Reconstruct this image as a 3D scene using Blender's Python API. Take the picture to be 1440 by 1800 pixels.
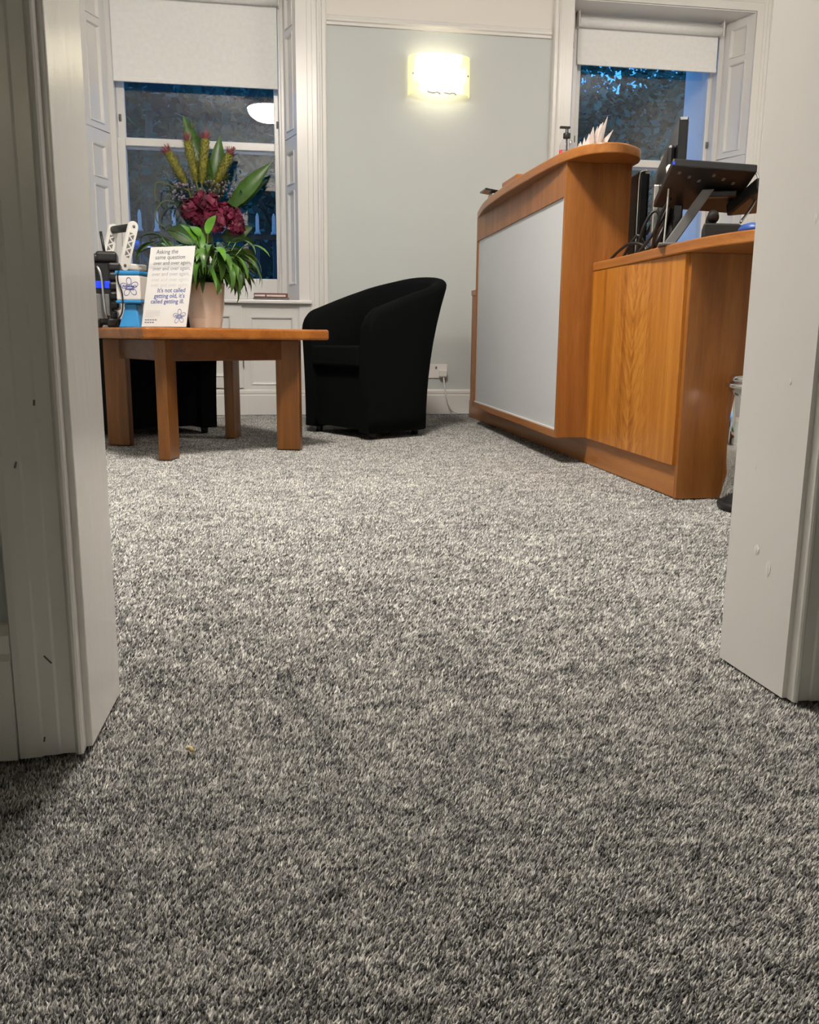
import bpy, bmesh, math, random
from mathutils import Vector, Matrix
for o in list(bpy.data.objects): bpy.data.objects.remove(o, do_unlink=True)
SC = bpy.context.scene
COL = SC.collection
R = math.radians
PI = math.pi
random.seed(7)

# ------------------------------------------------------------------ camera, world, lights, exposure
CAM_H = 0.47
def make_camera():
    f_px, yaw, pitch, roll = 1525.6, R(9.112), R(11.308), R(-0.537)
    F = Vector((math.sin(yaw)*math.cos(pitch), math.cos(yaw)*math.cos(pitch), -math.sin(pitch)))
    r = Vector((math.cos(yaw), -math.sin(yaw), 0)); d = F.cross(r)
    r2 = r*math.cos(roll) + d*math.sin(roll); d2 = -r*math.sin(roll) + d*math.cos(roll)
    cam = bpy.data.cameras.new('camera'); o = bpy.data.objects.new('camera', cam); COL.objects.link(o)
    m = Matrix((r2, -d2, -F)).transposed().to_4x4(); m.translation = (0, 0, CAM_H)
    o.matrix_world = m
    cam.sensor_fit = 'HORIZONTAL'; cam.sensor_width = 36; cam.lens = f_px*36/1440
    cam.clip_start = 0.02; cam.clip_end = 200
    SC.camera = o
make_camera()

SKY = (0.07, 0.42, 1.12); SKY_STRENGTH = 1.6
w = bpy.data.worlds.new('dusk_sky'); SC.world = w; w.use_nodes = True
bg = w.node_tree.nodes['Background']; bg.inputs[0].default_value = (*SKY, 1); bg.inputs[1].default_value = SKY_STRENGTH

LAMP_COL = (1.0, 0.91, 0.81); LAMP_STRENGTH = 184
LAMP2_STRENGTH = 58
SCONCE_COL = (1.0, 0.80, 0.36); SCONCE_STRENGTH = 3.2; SCONCE_BULB = 0.22
HALL_FILL_BULB = 22

SC.view_settings.view_transform = 'Standard'; SC.view_settings.look = 'None'
SC.view_settings.exposure = 0.10; SC.view_settings.gamma = 1.0
SC.view_settings.use_curve_mapping = False

# ------------------------------------------------------------------ materials
def newmat(name):
    m = bpy.data.materials.new(name); m.use_nodes = True
    nt = m.node_tree; b = nt.nodes['Principled BSDF']
    return m, nt, b
def N(nt, t, **kw):
    n = nt.nodes.new(t)
    for k, v in kw.items(): setattr(n, k, v)
    return n
def ramp(nt, stops):
    r = N(nt, 'ShaderNodeValToRGB'); e = r.color_ramp.elements
    while len(e) < len(stops): e.new(0.5)
    for i, (p, c) in enumerate(stops):
        e[i].position = p; e[i].color = (*c, 1)
    return r
def paint(name, col, rough=0.5, var=0.06, scale=6, bump=0.0, bscale=60, spec=0.5, metal=0.0, emis=None, stretch=(1,1,1), coat=0):
    m, nt, b = newmat(name)
    tc = N(nt, 'ShaderNodeTexCoord'); mp = N(nt, 'ShaderNodeMapping'); mp.inputs['Scale'].default_value = stretch
    nt.links.new(tc.outputs['Object'], mp.inputs[0])
    nz = N(nt, 'ShaderNodeTexNoise'); nz.inputs['Scale'].default_value = scale; nz.inputs['Detail'].default_value = 4
    nt.links.new(mp.outputs[0], nz.inputs['Vector'])
    lo = tuple(max(0, c*(1-var)) for c in col); hi = tuple(min(1, c*(1+var)) for c in col)
    rp = ramp(nt, [(0.3, lo), (0.7, hi)])
    nt.links.new(nz.outputs['Fac'], rp.inputs[0]); nt.links.new(rp.outputs[0], b.inputs['Base Color'])
    b.inputs['Roughness'].default_value = rough; b.inputs['Metallic'].default_value = metal
    b.inputs['Specular IOR Level'].default_value = spec; b.inputs['Coat Weight'].default_value = coat
    if bump:
        n2 = N(nt, 'ShaderNodeTexNoise'); n2.inputs['Scale'].default_value = bscale; n2.inputs['Detail'].default_value = 3
        nt.links.new(mp.outputs[0], n2.inputs['Vector'])
        bp = N(nt, 'ShaderNodeBump'); bp.inputs['Strength'].default_value = bump; bp.inputs['Distance'].default_value = 0.002
        nt.links.new(n2.outputs['Fac'], bp.inputs['Height']); nt.links.new(bp.outputs[0], b.inputs['Normal'])
    if emis:
        b.inputs['Emission Color'].default_value = (*emis[0], 1); b.inputs['Emission Strength'].default_value = emis[1]
    return m

def wood(name, dark, mid, light, axis='Z', scale=1.0, rough=0.32, figure=None):
    """straight veneer grain along one axis; figure = x-position of a flame-figured centre line (object space y)"""
    m, nt, b = newmat(name)
    tc = N(nt, 'ShaderNodeTexCoord'); mp = N(nt, 'ShaderNodeMapping')
    s = {'X': (0.6, 9, 9), 'Y': (9, 0.6, 9), 'Z': (9, 9, 0.6)}[axis]
    mp.inputs['Scale'].default_value = tuple(v*scale for v in s)
    nt.links.new(tc.outputs['Object'], mp.inputs[0])
    n1 = N(nt, 'ShaderNodeTexNoise'); n1.inputs['Scale'].default_value = 2.2; n1.inputs['Detail'].default_value = 6; n1.inputs['Distortion'].default_value = 0.6
    n2 = N(nt, 'ShaderNodeTexNoise'); n2.inputs['Scale'].default_value = 26; n2.inputs['Detail'].default_value = 3
    for n in (n1, n2): nt.links.new(mp.outputs[0], n.inputs['Vector'])
    mx = N(nt, 'ShaderNodeMath', operation='MULTIPLY_ADD'); mx.inputs[1].default_value = 0.75; 
    nt.links.new(n1.outputs['Fac'], mx.inputs[0])
    m2 = N(nt, 'ShaderNodeMath', operation='MULTIPLY'); m2.inputs[1].default_value = 0.25
    nt.links.new(n2.outputs['Fac'], m2.inputs[0]); nt.links.new(m2.outputs[0], mx.inputs[2])
    src = mx.outputs[0]
    if figure is not None:
        sp = N(nt, 'ShaderNodeSeparateXYZ'); nt.links.new(tc.outputs['Object'], sp.inputs[0])
        d = N(nt, 'ShaderNodeMath', operation='SUBTRACT'); d.inputs[1].default_value = figure; nt.links.new(sp.outputs['Y'], d.inputs[0])
        a = N(nt, 'ShaderNodeMath', operation='ABSOLUTE'); nt.links.new(d.outputs[0], a.inputs[0])
        zz = N(nt, 'ShaderNodeMath', operation='MULTIPLY_ADD'); zz.inputs[1].default_value = -1.25
        nt.links.new(a.outputs[0], zz.inputs[0]); nt.links.new(sp.outputs['Z'], zz.inputs[2])
        cb = N(nt, 'ShaderNodeCombineXYZ'); nt.links.new(zz.outputs[0], cb.inputs['Z']); 
        k = N(nt, 'ShaderNodeMath', operation='MULTIPLY'); k.inputs[1].default_value = 0.7; nt.links.new(a.outputs[0], k.inputs[0]); nt.links.new(k.outputs[0], cb.inputs['Y'])
        n3 = N(nt, 'ShaderNodeTexNoise'); n3.inputs['Scale'].default_value = 30; n3.inputs['Detail'].default_value = 3; n3.inputs['Distortion'].default_value = 0.8
        nt.links.new(cb.outputs[0], n3.inputs['Vector'])
        fall = N(nt, 'ShaderNodeMapRange'); fall.inputs['From Min'].default_value = 0.0; fall.inputs['From Max'].default_value = 0.2
        fall.inputs['To Min'].default_value = 0.9; fall.inputs['To Max'].default_value = 0.0
        nt.links.new(a.outputs[0], fall.inputs['Value'])
        c = N(nt, 'ShaderNodeMath', operation='SUBTRACT'); c.inputs[1].default_value = 0.45; nt.links.new(n3.outputs['Fac'], c.inputs[0])
        e = N(nt, 'ShaderNodeMath', operation='MULTIPLY_ADD'); nt.links.new(c.outputs[0], e.inputs[0]); nt.links.new(fall.outputs[0], e.inputs[1]); nt.links.new(src, e.inputs[2])
        src = e.outputs[0]
    rp = ramp(nt, [(0.32, dark), (0.5, mid), (0.68, light)])
    nt.links.new(src, rp.inputs[0]); nt.links.new(rp.outputs[0], b.inputs['Base Color'])
    b.inputs['Roughness'].default_value = rough; b.inputs['Specular IOR Level'].default_value = 0.4
    return m

FLECKS = [(0.26, (0.055, 0.056, 0.057)), (0.42, (0.225, 0.226, 0.224)), (0.56, (0.48, 0.478, 0.462)), (0.74, (0.88, 0.87, 0.82))]
def carpet_mat():
    m, nt, b = newmat('flecked_carpet')
    tc = N(nt, 'ShaderNodeTexCoord')
    def nz(sc, stretch, det=2, rot=0.0, dist=0.0):
        mp = N(nt, 'ShaderNodeMapping'); mp.inputs['Scale'].default_value = stretch; mp.inputs['Rotation'].default_value = (0, 0, rot)
        nt.links.new(tc.outputs['Object'], mp.inputs[0])
        n = N(nt, 'ShaderNodeTexNoise'); n.inputs['Scale'].default_value = sc; n.inputs['Detail'].default_value = det; n.inputs['Distortion'].default_value = dist
        n.inputs['Roughness'].default_value = 0.6
        nt.links.new(mp.outputs[0], n.inputs['Vector']); return n.outputs['Fac']
    fine = nz(230, (1.5, 0.75, 1), 1, -0.3)
    rows = nz(70, (0.7, 2.4, 1), 2)
    wide = nz(7, (0.7, 1.6, 1), 2)
    def mad(a, k, c):
        n = N(nt, 'ShaderNodeMath', operation='MULTIPLY_ADD'); nt.links.new(a, n.inputs[0]); n.inputs[1].default_value = k
        if isinstance(c, float): n.inputs[2].default_value = c
        else: nt.links.new(c, n.inputs[2])
        return n.outputs[0]
    v = mad(fine, 0.85, mad(rows, 0.50, mad(wide, 0.12, -0.235)))
    rp = ramp(nt, [(0.36, (0.022, 0.022, 0.022)), (0.46, (0.11, 0.108, 0.106)), (0.55, (0.32, 0.312, 0.30)), (0.66, (0.72, 0.70, 0.66))])
    nt.links.new(v, rp.inputs[0]); nt.links.new(rp.outputs[0], b.inputs['Base Color'])
    b.inputs['Roughness'].default_value = 0.95; b.inputs['Specular IOR Level'].default_value = 0.1
    b.inputs['Sheen Weight'].default_value = 0.25; b.inputs['Sheen Roughness'].default_value = 0.6
    bp = N(nt, 'ShaderNodeBump'); bp.inputs['Strength'].default_value = 0.9; bp.inputs['Distance'].default_value = 0.006
    nt.links.new(v, bp.inputs['Height']); nt.links.new(bp.outputs[0], b.inputs['Normal'])
    return m

def pane_glass(name, tint=(1, 1, 1), f0=0.055):
    m = bpy.data.materials.new(name); m.use_nodes = True; nt = m.node_tree; nt.nodes.clear()
    out = N(nt, 'ShaderNodeOutputMaterial'); tr = N(nt, 'ShaderNodeBsdfTransparent'); gl = N(nt, 'ShaderNodeBsdfGlossy'); mx = N(nt, 'ShaderNodeMixShader')
    tr.inputs[0].default_value = (*tint, 1); gl.inputs['Roughness'].default_value = 0.004
    lw = N(nt, 'ShaderNodeLayerWeight'); lw.inputs[0].default_value = 0.5
    pw = N(nt, 'ShaderNodeMath', operation='POWER'); pw.inputs[1].default_value = 5; nt.links.new(lw.outputs['Facing'], pw.inputs[0])
    ma = N(nt, 'ShaderNodeMath', operation='MULTIPLY_ADD'); ma.inputs[1].default_value = 1-f0; ma.inputs[2].default_value = f0; nt.links.new(pw.outputs[0], ma.inputs[0])
    nt.links.new(ma.outputs[0], mx.inputs[0]); nt.links.new(tr.outputs[0], mx.inputs[1]); nt.links.new(gl.outputs[0], mx.inputs[2]); nt.links.new(mx.outputs[0], out.inputs[0])
    return m
def emitter(name, col, strength):
    m, nt, b = newmat(name); b.inputs['Base Color'].default_value = (0.8, 0.8, 0.8, 1)
    b.inputs['Emission Color'].default_value = (*col, 1); b.inputs['Emission Strength'].default_value = strength
    if name == 'blue_display': b.inputs['Base Color'].default_value = (0.005, 0.01, 0.06, 1)
    return m

M = {}
M['carpet'] = carpet_mat()
M['wall'] = paint('pale_blue_wall_paint', (0.54, 0.575, 0.572), 0.55, 0.015, 2, 0.05, 90)
M['upper_wall'] = paint('cream_wall_paint', (0.74, 0.71, 0.67), 0.6, 0.01, 2)
M['trim'] = paint('white_gloss_trim_paint', (0.74, 0.73, 0.71), 0.28, 0.015, 5, 0.05, 30)
M['jamb'] = paint('white_satin_door_frame_paint', (0.87, 0.855, 0.83), 0.2, 0.02, 3, 0.35, 30, stretch=(1, 1, 0.25))
M['ceiling'] = paint('white_ceiling_paint', (0.85, 0.84, 0.82), 0.7, 0.01)
M['blind'] = paint('pale_grey_blind_fabric', (0.85, 0.855, 0.845), 0.85, 0.03, 40, 0.15, 300)
M['black_fabric'] = paint('black_wool_fabric', (0.0036, 0.0044, 0.0048), 0.95, 0.25, 200, 0.3, 500, spec=0.08)
M['black_plastic'] = paint('black_plastic', (0.012, 0.012, 0.013), 0.4, 0.2, 20)
M['black_gloss'] = paint('glossy_black_plastic', (0.008, 0.008, 0.009), 0.15, 0.2, 20)
M['grey_plastic'] = paint('grey_plastic', (0.16, 0.16, 0.16), 0.45, 0.1, 20)
M['white_plastic'] = paint('white_plastic', (0.78, 0.76, 0.73), 0.35, 0.02)
M['silver'] = paint('silver_metal', (0.62, 0.62, 0.62), 0.28, 0.06, 20, metal=1)
M['chrome'] = paint('polished_steel', (0.72, 0.71, 0.69), 0.07, 0.03, 8, metal=1)
M['panel_grey'] = paint('pale_grey_desk_panel', (0.60, 0.62, 0.645), 0.42, 0.015, 3)
M['veneer'] = wood('cherry_veneer', (0.215, 0.074, 0.014), (0.30, 0.108, 0.022), (0.38, 0.15, 0.035), 'Z', 1.0, 0.38)
M['veneer_fig'] = wood('figured_cherry_veneer', (0.28, 0.088, 0.010), (0.42, 0.150, 0.018), (0.56, 0.235, 0.038), 'Z', 1.0, 0.33, figure=-0.70)
M['veneer_y'] = wood('cherry_edge_veneer', (0.27, 0.095, 0.020), (0.36, 0.135, 0.030), (0.46, 0.19, 0.048), 'Y', 1.0, 0.3)
M['table_wood'] = wood('varnished_table_wood', (0.22, 0.070, 0.012), (0.31, 0.105, 0.020), (0.39, 0.145, 0.030), 'X', 1.0, 0.22)
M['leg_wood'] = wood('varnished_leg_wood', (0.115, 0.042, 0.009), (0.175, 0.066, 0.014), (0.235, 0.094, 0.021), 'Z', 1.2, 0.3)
M['glass'] = pane_glass('window_glass')
M['clear'] = pane_glass('clear_plastic', (0.985, 0.985, 0.985), 0.03)
M['shaded_rail_wood'] = wood('shade_painted_rail_wood', (0.075, 0.026, 0.007), (0.11, 0.038, 0.010), (0.15, 0.055, 0.014), 'Y', 1.2, 0.3)  # table's own wood, darkened to paint in the shade under the top
M['paper'] = paint('white_printed_card', (0.80, 0.785, 0.77), 0.5, 0.02, 3)
M['leaf'] = paint('green_leaf', (0.055, 0.14, 0.018), 0.35, 0.35, 14)
M['leaf_bright'] = paint('bright_green_leaf', (0.065, 0.19, 0.012), 0.35, 0.3, 14)
M['leaf_dark'] = paint('dark_green_leaf', (0.045, 0.10, 0.02), 0.4, 0.3, 10)
M['leaf_teal'] = paint('grey_green_sprig', (0.05, 0.10, 0.07), 0.6, 0.3, 30)
M['stem'] = paint('olive_stem', (0.12, 0.14, 0.03), 0.6, 0.3, 30)
M['protea'] = paint('mustard_green_flower_spike', (0.24, 0.23, 0.035), 0.6, 0.5, 60)
M['pink'] = paint('dusty_pink_petals', (0.36, 0.10, 0.11), 0.6, 0.3, 40)
M['burgundy'] = paint('burgundy_petals', (0.165, 0.012, 0.042), 0.5, 0.8, 18)
M['lilac'] = paint('lilac_grey_buds', (0.24, 0.20, 0.24), 0.6, 0.3, 40)
M['cream'] = paint('cream_petals', (0.55, 0.50, 0.22), 0.6, 0.2, 40)
M['pot'] = paint('pearl_beige_glazed_pot', (0.84, 0.77, 0.68), 0.22, 0.05, 6, coat=0.3)
M['blue_plastic'] = paint('bright_blue_plastic', (0.03, 0.26, 0.60), 0.3, 0.05, 8)
M['soil'] = paint('potting_soil', (0.03, 0.02, 0.012), 0.9, 0.4, 80)
M['redbrown'] = paint('red_brown_leather', (0.17, 0.045, 0.028), 0.35, 0.2, 20)
M['foliage'] = paint('outdoor_tree_leaves', (0.06, 0.13, 0.075), 0.5, 0.6, 3)
M['foliage2'] = paint('outdoor_yellow_green_leaves', (0.075, 0.12, 0.03), 0.5, 0.6, 3)
M['foliage_dark'] = paint('dark_outdoor_leaves', (0.026, 0.058, 0.036), 0.6, 0.8, 3, spec=0.2)
M['bark'] = paint('tree_bark', (0.06, 0.05, 0.04), 0.9, 0.3, 20)
M['iron'] = paint('black_iron', (0.012, 0.012, 0.014), 0.5, 0.2, 20)
M['finial'] = paint('grey_painted_spike', (0.42, 0.42, 0.42), 0.5, 0.1, 20)
M['car_blue'] = paint('blue_car_paint', (0.04, 0.13, 0.38), 0.08, 0.04, 4, coat=1.0)
M['car_glass'] = paint('dark_car_glass', (0.01, 0.012, 0.015), 0.08, 0.1, 4)
M['stone'] = paint('dark_stone', (0.022, 0.021, 0.02), 0.9, 0.25, 5, spec=0.0)
M['masonry'] = paint('white_painted_masonry', (0.78, 0.78, 0.78), 0.7, 0.05, 5)
M['tarmac'] = paint('tarmac', (0.05, 0.05, 0.05), 0.9, 0.25, 8)
M['slate'] = paint('dark_slate_roof', (0.012, 0.013, 0.014), 0.9, 0.25, 8, spec=0.0)
M['ink_dark'] = paint('dark_grey_ink', (0.07, 0.07, 0.12), 0.6, 0.02)
M['ink_blue'] = paint('blue_ink', (0.03, 0.06, 0.34), 0.6, 0.02)
M['ink_mid'] = paint('grey_blue_ink', (0.22, 0.23, 0.33), 0.6, 0.02)
M['ink_pale'] = paint('pale_grey_ink', (0.42, 0.42, 0.48), 0.6, 0.02)
M['ink_faint'] = paint('faint_grey_ink', (0.63, 0.62, 0.63), 0.6, 0.02)
M['led'] = emitter('blue_display', (0.008, 0.05, 1.0), 1.0)
M['gel'] = pane_glass('clear_gel_bottle', (0.93, 0.93, 0.95), 0.05)
M['pinkfilm'] = paint('pale_pink_strips', (0.66, 0.59, 0.56), 0.35, 0.15, 30)
M['red'] = paint('red_label', (0.6, 0.06, 0.07), 0.5, 0.05)
M['crumb'] = paint('straw_coloured_crumb', (0.62, 0.50, 0.26), 0.8, 0.1)
M['mark'] = paint('dark_scuff', (0.16, 0.15, 0.14), 0.8, 0.2, 30)

# ------------------------------------------------------------------ mesh helpers
def link(o): COL.objects.link(o); return o
class MB:
    def __init__(s): s.v = []; s.f = []; s.mi = []; s.sm = []
    def add(s, vs, fs, mi=0, smooth=False):
        b = len(s.v); s.v += [Vector(v) for v in vs]
        for f in fs: s.f.append([b+i for i in f]); s.mi.append(mi); s.sm.append(smooth)
        return s
    def box(s, x0, x1, y0, y1, z0, z1, mi=0, M=None):
        vs = [Vector(p) for p in ((x0,y0,z0),(x1,y0,z0),(x1,y1,z0),(x0,y1,z0),(x0,y0,z1),(x1,y0,z1),(x1,y1,z1),(x0,y1,z1))]
        if M: vs = [M @ v for v in vs]
        return s.add(vs, [(0,3,2,1),(4,5,6,7),(0,1,5,4),(1,2,6,5),(2,3,7,6),(3,0,4,7)], mi)
    def prism(s, poly, z0, z1, mi=0, M=None, smooth=False):
        n = len(poly)
        vs = [Vector((p[0], p[1], z0)) for p in poly] + [Vector((p[0], p[1], z1)) for p in poly]
        if M: vs = [M @ v for v in vs]
        b = len(s.v); s.v += vs
        s.f.append([b+i for i in reversed(range(n))]); s.mi.append(mi); s.sm.append(False)
        s.f.append([b+n+i for i in range(n)]); s.mi.append(mi); s.sm.append(False)
        for i in range(n):
            j = (i+1) % n; s.f.append([b+i, b+j, b+n+j, b+n+i]); s.mi.append(mi); s.sm.append(smooth)
        return s
    def lathe(s, prof, n=24, mi=0, M=None, smooth=True):
        vs = []; fs = []
        for r, z in prof:
            for i in range(n):
                a = 2*PI*i/n; v = Vector((r*math.cos(a), r*math.sin(a), z)); vs.append(M @ v if M else v)
        for k in range(len(prof)-1):
            for i in range(n):
                j = (i+1) % n; fs.append((k*n+i, k*n+j, (k+1)*n+j, (k+1)*n+i))
        s.add(vs, fs, mi, smooth)
        b = len(s.v) - len(vs)
        if prof[0][0] > 1e-6: s.f.append([b+i for i in reversed(range(n))]); s.mi.append(mi); s.sm.append(False)
        if prof[-1][0] > 1e-6: s.f.append([b+(len(prof)-1)*n+i for i in range(n)]); s.mi.append(mi); s.sm.append(False)
        return s
    def tube(s, pts, r, n=8, mi=0, r2=None):
        pts = [Vector(p) for p in pts]; vs = []; fs = []; m = len(pts)
        up = Vector((0, 0, 1))
        t0 = (pts[1]-pts[0]).normalized()
        if abs(t0.dot(up)) > 0.95: up = Vector((1, 0, 0))
        u = t0.cross(up).normalized()
        for k, p in enumerate(pts):
            t = (pts[min(k+1, m-1)] - pts[max(k-1, 0)]).normalized()
            u = (u - t*u.dot(t)).normalized(); w = t.cross(u)
            rr = r if r2 is None else r + (r2-r)*k/(m-1)
            if isinstance(r, (list, tuple)): rr = r[k]
            for i in range(n):
                a = 2*PI*i/n; vs.append(p + u*rr*math.cos(a) + w*rr*math.sin(a))
        for k in range(m-1):
            for i in range(n):
                j = (i+1) % n; fs.append((k*n+i, k*n+j, (k+1)*n+j, (k+1)*n+i))
        fs.append(tuple(reversed(range(n)))); fs.append(tuple((m-1)*n+i for i in range(n)))
        return s.add(vs, fs, mi, True)
    def build(s, name, mats, parent=None, world=True, bevel=0, seg=2, loc=None, smooth_all=False):
        me = bpy.data.meshes.new(name)
        off = Vector(loc) if loc is not None else (Vector(parent_world(parent)) if (parent and world) else Vector((0, 0, 0)))
        me.from_pydata([v-off for v in s.v], [], s.f)
        if not isinstance(mats, (list, tuple)): mats = [mats]
        for m in mats: me.materials.append(m)
        for p, mi, sm in zip(me.polygons, s.mi, s.sm):
            p.material_index = mi; p.use_smooth = sm or smooth_all
        me.validate(); 
        bm = bmesh.new(); bm.from_mesh(me); bmesh.ops.recalc_face_normals(bm, faces=bm.faces); bm.to_mesh(me); bm.free()
        o = link(bpy.data.objects.new(name, me))
        if parent: o.parent = parent
        if loc is not None: o.location = loc
        if bevel:
            b = o.modifiers.new('bevel', 'BEVEL'); b.width = bevel; b.segments = seg; b.limit_method = 'ANGLE'; b.angle_limit = R(40)
            b.harden_normals = False
        return o
def parent_world(o):
    t = Vector((0, 0, 0))
    while o: t = t + o.location; o = o.parent
    return t
def thing(name, label, cat, loc, rz=0.0, group=None):
    o = link(bpy.data.objects.new(name, None)); o.empty_display_size = 0.05
    o.location = loc; o.rotation_euler = (0, 0, rz); o['label'] = label; o['category'] = cat
    if group: o['group'] = group
    return o
def tag(o, label, cat, group=None):
    o['label'] = label; o['category'] = cat
    if group: o['group'] = group
    return o
def struct(o): o['kind'] = 'structure'; return o
def struct_empty(name, loc):
    o = link(bpy.data.objects.new(name, None)); o.location = loc; o.empty_display_size = 0.05; o['kind'] = 'structure'; return o
def copy_tree(o, parent=None):
    c = o.copy(); COL.objects.link(c)
    if parent: c.parent = parent
    for ch in list(o.children): copy_tree(ch, c)
    return c

def panel_face(mb, P0, U, V, Nn, W, H, panels, d=0.012, m=0.014, mi=0, thick=0.02):
    """flat framed face with sunk panels; panels = (u0,u1,v0,v1) stacked upwards with a common u-range"""
    P0, U, V, Nn = Vector(P0), Vector(U).normalized(), Vector(V).normalized(), Vector(Nn).normalized()
    pt = lambda u, v, n=0.0: P0 + U*u + V*v + Nn*n
    q = lambda *p: mb.add(p, [(0, 1, 2, 3)], mi)
    u0, u1 = panels[0][0], panels[0][1]
    q(pt(0,0), pt(u0,0), pt(u0,H), pt(0,H)); q(pt(u1,0), pt(W,0), pt(W,H), pt(u1,H))
    prev = 0
    for (_, _, v0, v1) in panels:
        q(pt(u0,prev), pt(u1,prev), pt(u1,v0), pt(u0,v0)); prev = v1
        a = [pt(u0,v0), pt(u1,v0), pt(u1,v1), pt(u0,v1)]
        r1 = [pt(u0,v0,0.006), pt(u1,v0,0.006), pt(u1,v1,0.006), pt(u0,v1,0.006)]
        i1 = [pt(u0+m*.5,v0+m*.5,0.004), pt(u1-m*.5,v0+m*.5,0.004), pt(u1-m*.5,v1-m*.5,0.004), pt(u0+m*.5,v1-m*.5,0.004)]
        b = [pt(u0+m,v0+m,-d), pt(u1-m,v0+m,-d), pt(u1-m,v1-m,-d), pt(u0+m,v1-m,-d)]
        for A, B in ((a, r1), (r1, i1), (i1, b)):
            for i in range(4):
                j = (i+1) % 4; q(A[i], A[j], B[j], B[i])
        q(*b)
    q(pt(u0,prev), pt(u1,prev), pt(u1,H), pt(u0,H))
    # sides and back so that the panelling has its own thickness
    t = -max(thick, d+0.004)
    c = [pt(0,0), pt(W,0), pt(W,H), pt(0,H)]; bk = [pt(0,0,t), pt(W,0,t), pt(W,H,t), pt(0,H,t)]
    for i in range(4):
        j = (i+1) % 4; q(c[i], c[j], bk[j], bk[i])
    q(*bk)

# ------------------------------------------------------------------ the room shell
YB = 5.46          # inner face of the window wall
XL, XR = -1.95, 3.75
ZC = 2.775
MB().box(-2.2, 4.0, -2.6, YB+0.02, -0.05, -0.007).build('floor', M['carpet'])
struct(bpy.data.objects['floor'])
struct(MB().box(-2.2, 4.0, -2.6, YB+0.1, ZC, ZC+0.1).build('ceiling', M['ceiling']))
WIN = [dict(n=1, x0=-0.995, x1=0.186, f0=-0.90, f1=0.118), dict(n=2, x0=1.845, x1=3.02, f0=1.925, f1=2.935)]
ZS, ZH = 0.69, 2.47
mb = MB()
def wallbox(x0, x1, z0, z1):
    if z0 < 2.257 < z1:
        mb.box(x0, x1, YB, 6.12, z0, 2.257, 0); mb.box(x0, x1, YB, 6.12, 2.257, z1, 1)
    else: mb.box(x0, x1, YB, 6.12, z0, z1, 1 if z0 >= 2.257 else 0)
xs = [XL-0.2, WIN[0]['x0'], WIN[0]['x1'], WIN[1]['x0'], WIN[1]['x1'], XR+0.2]
wallbox(xs[0], xs[1], 0, ZC); wallbox(xs[2], xs[3], 0, ZC); wallbox(xs[4], xs[5], 0, ZC)
for i in (1, 3):
    wallbox(xs[i], xs[i+1], ZH, ZC); mb.box(xs[i], xs[i+1], YB+0.04, 6.12, 0, ZS-0.03)
struct(mb.build('wall_back', [M['wall'], M['upper_wall']]))
for nm, x0, x1 in (('wall_left', XL-0.15, XL), ('wall_right', XR, XR+0.15)):
    q = MB().box(x0, x1, 1.0, YB, 0, 2.257, 0); q.box(x0, x1, 1.0, YB, 2.257, ZC, 1); struct(q.build(nm, [M['wall'], M['upper_wall']]))
# wall with the doorway the camera looks through
DL, DR = -0.211, 0.668
q = MB(); q.box(XL-0.15, DL-0.02, 0.985, 1.14, 0, ZC); q.box(DR+0.02, XR+0.15, 1.005, 1.16, 0, ZC); q.box(DL-0.02, DR+0.02, 0.99, 1.145, 2.08, ZC)
struct(q.build('wall_front', M['wall']))
# hall
q = MB(); q.box(-1.75, -1.6, -2.5, 0.985, 0, ZC); struct(q.build('wall_hall_left', M['wall']))
q = MB(); q.box(1.9, 2.05, -2.5, 1.0, 0, ZC); struct(q.build('wall_hall_right', M['wall']))
q = MB(); q.box(-1.75, 2.05, -2.6, -2.5, 0, ZC); struct(q.build('wall_hall_end', M['wall']))

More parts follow.
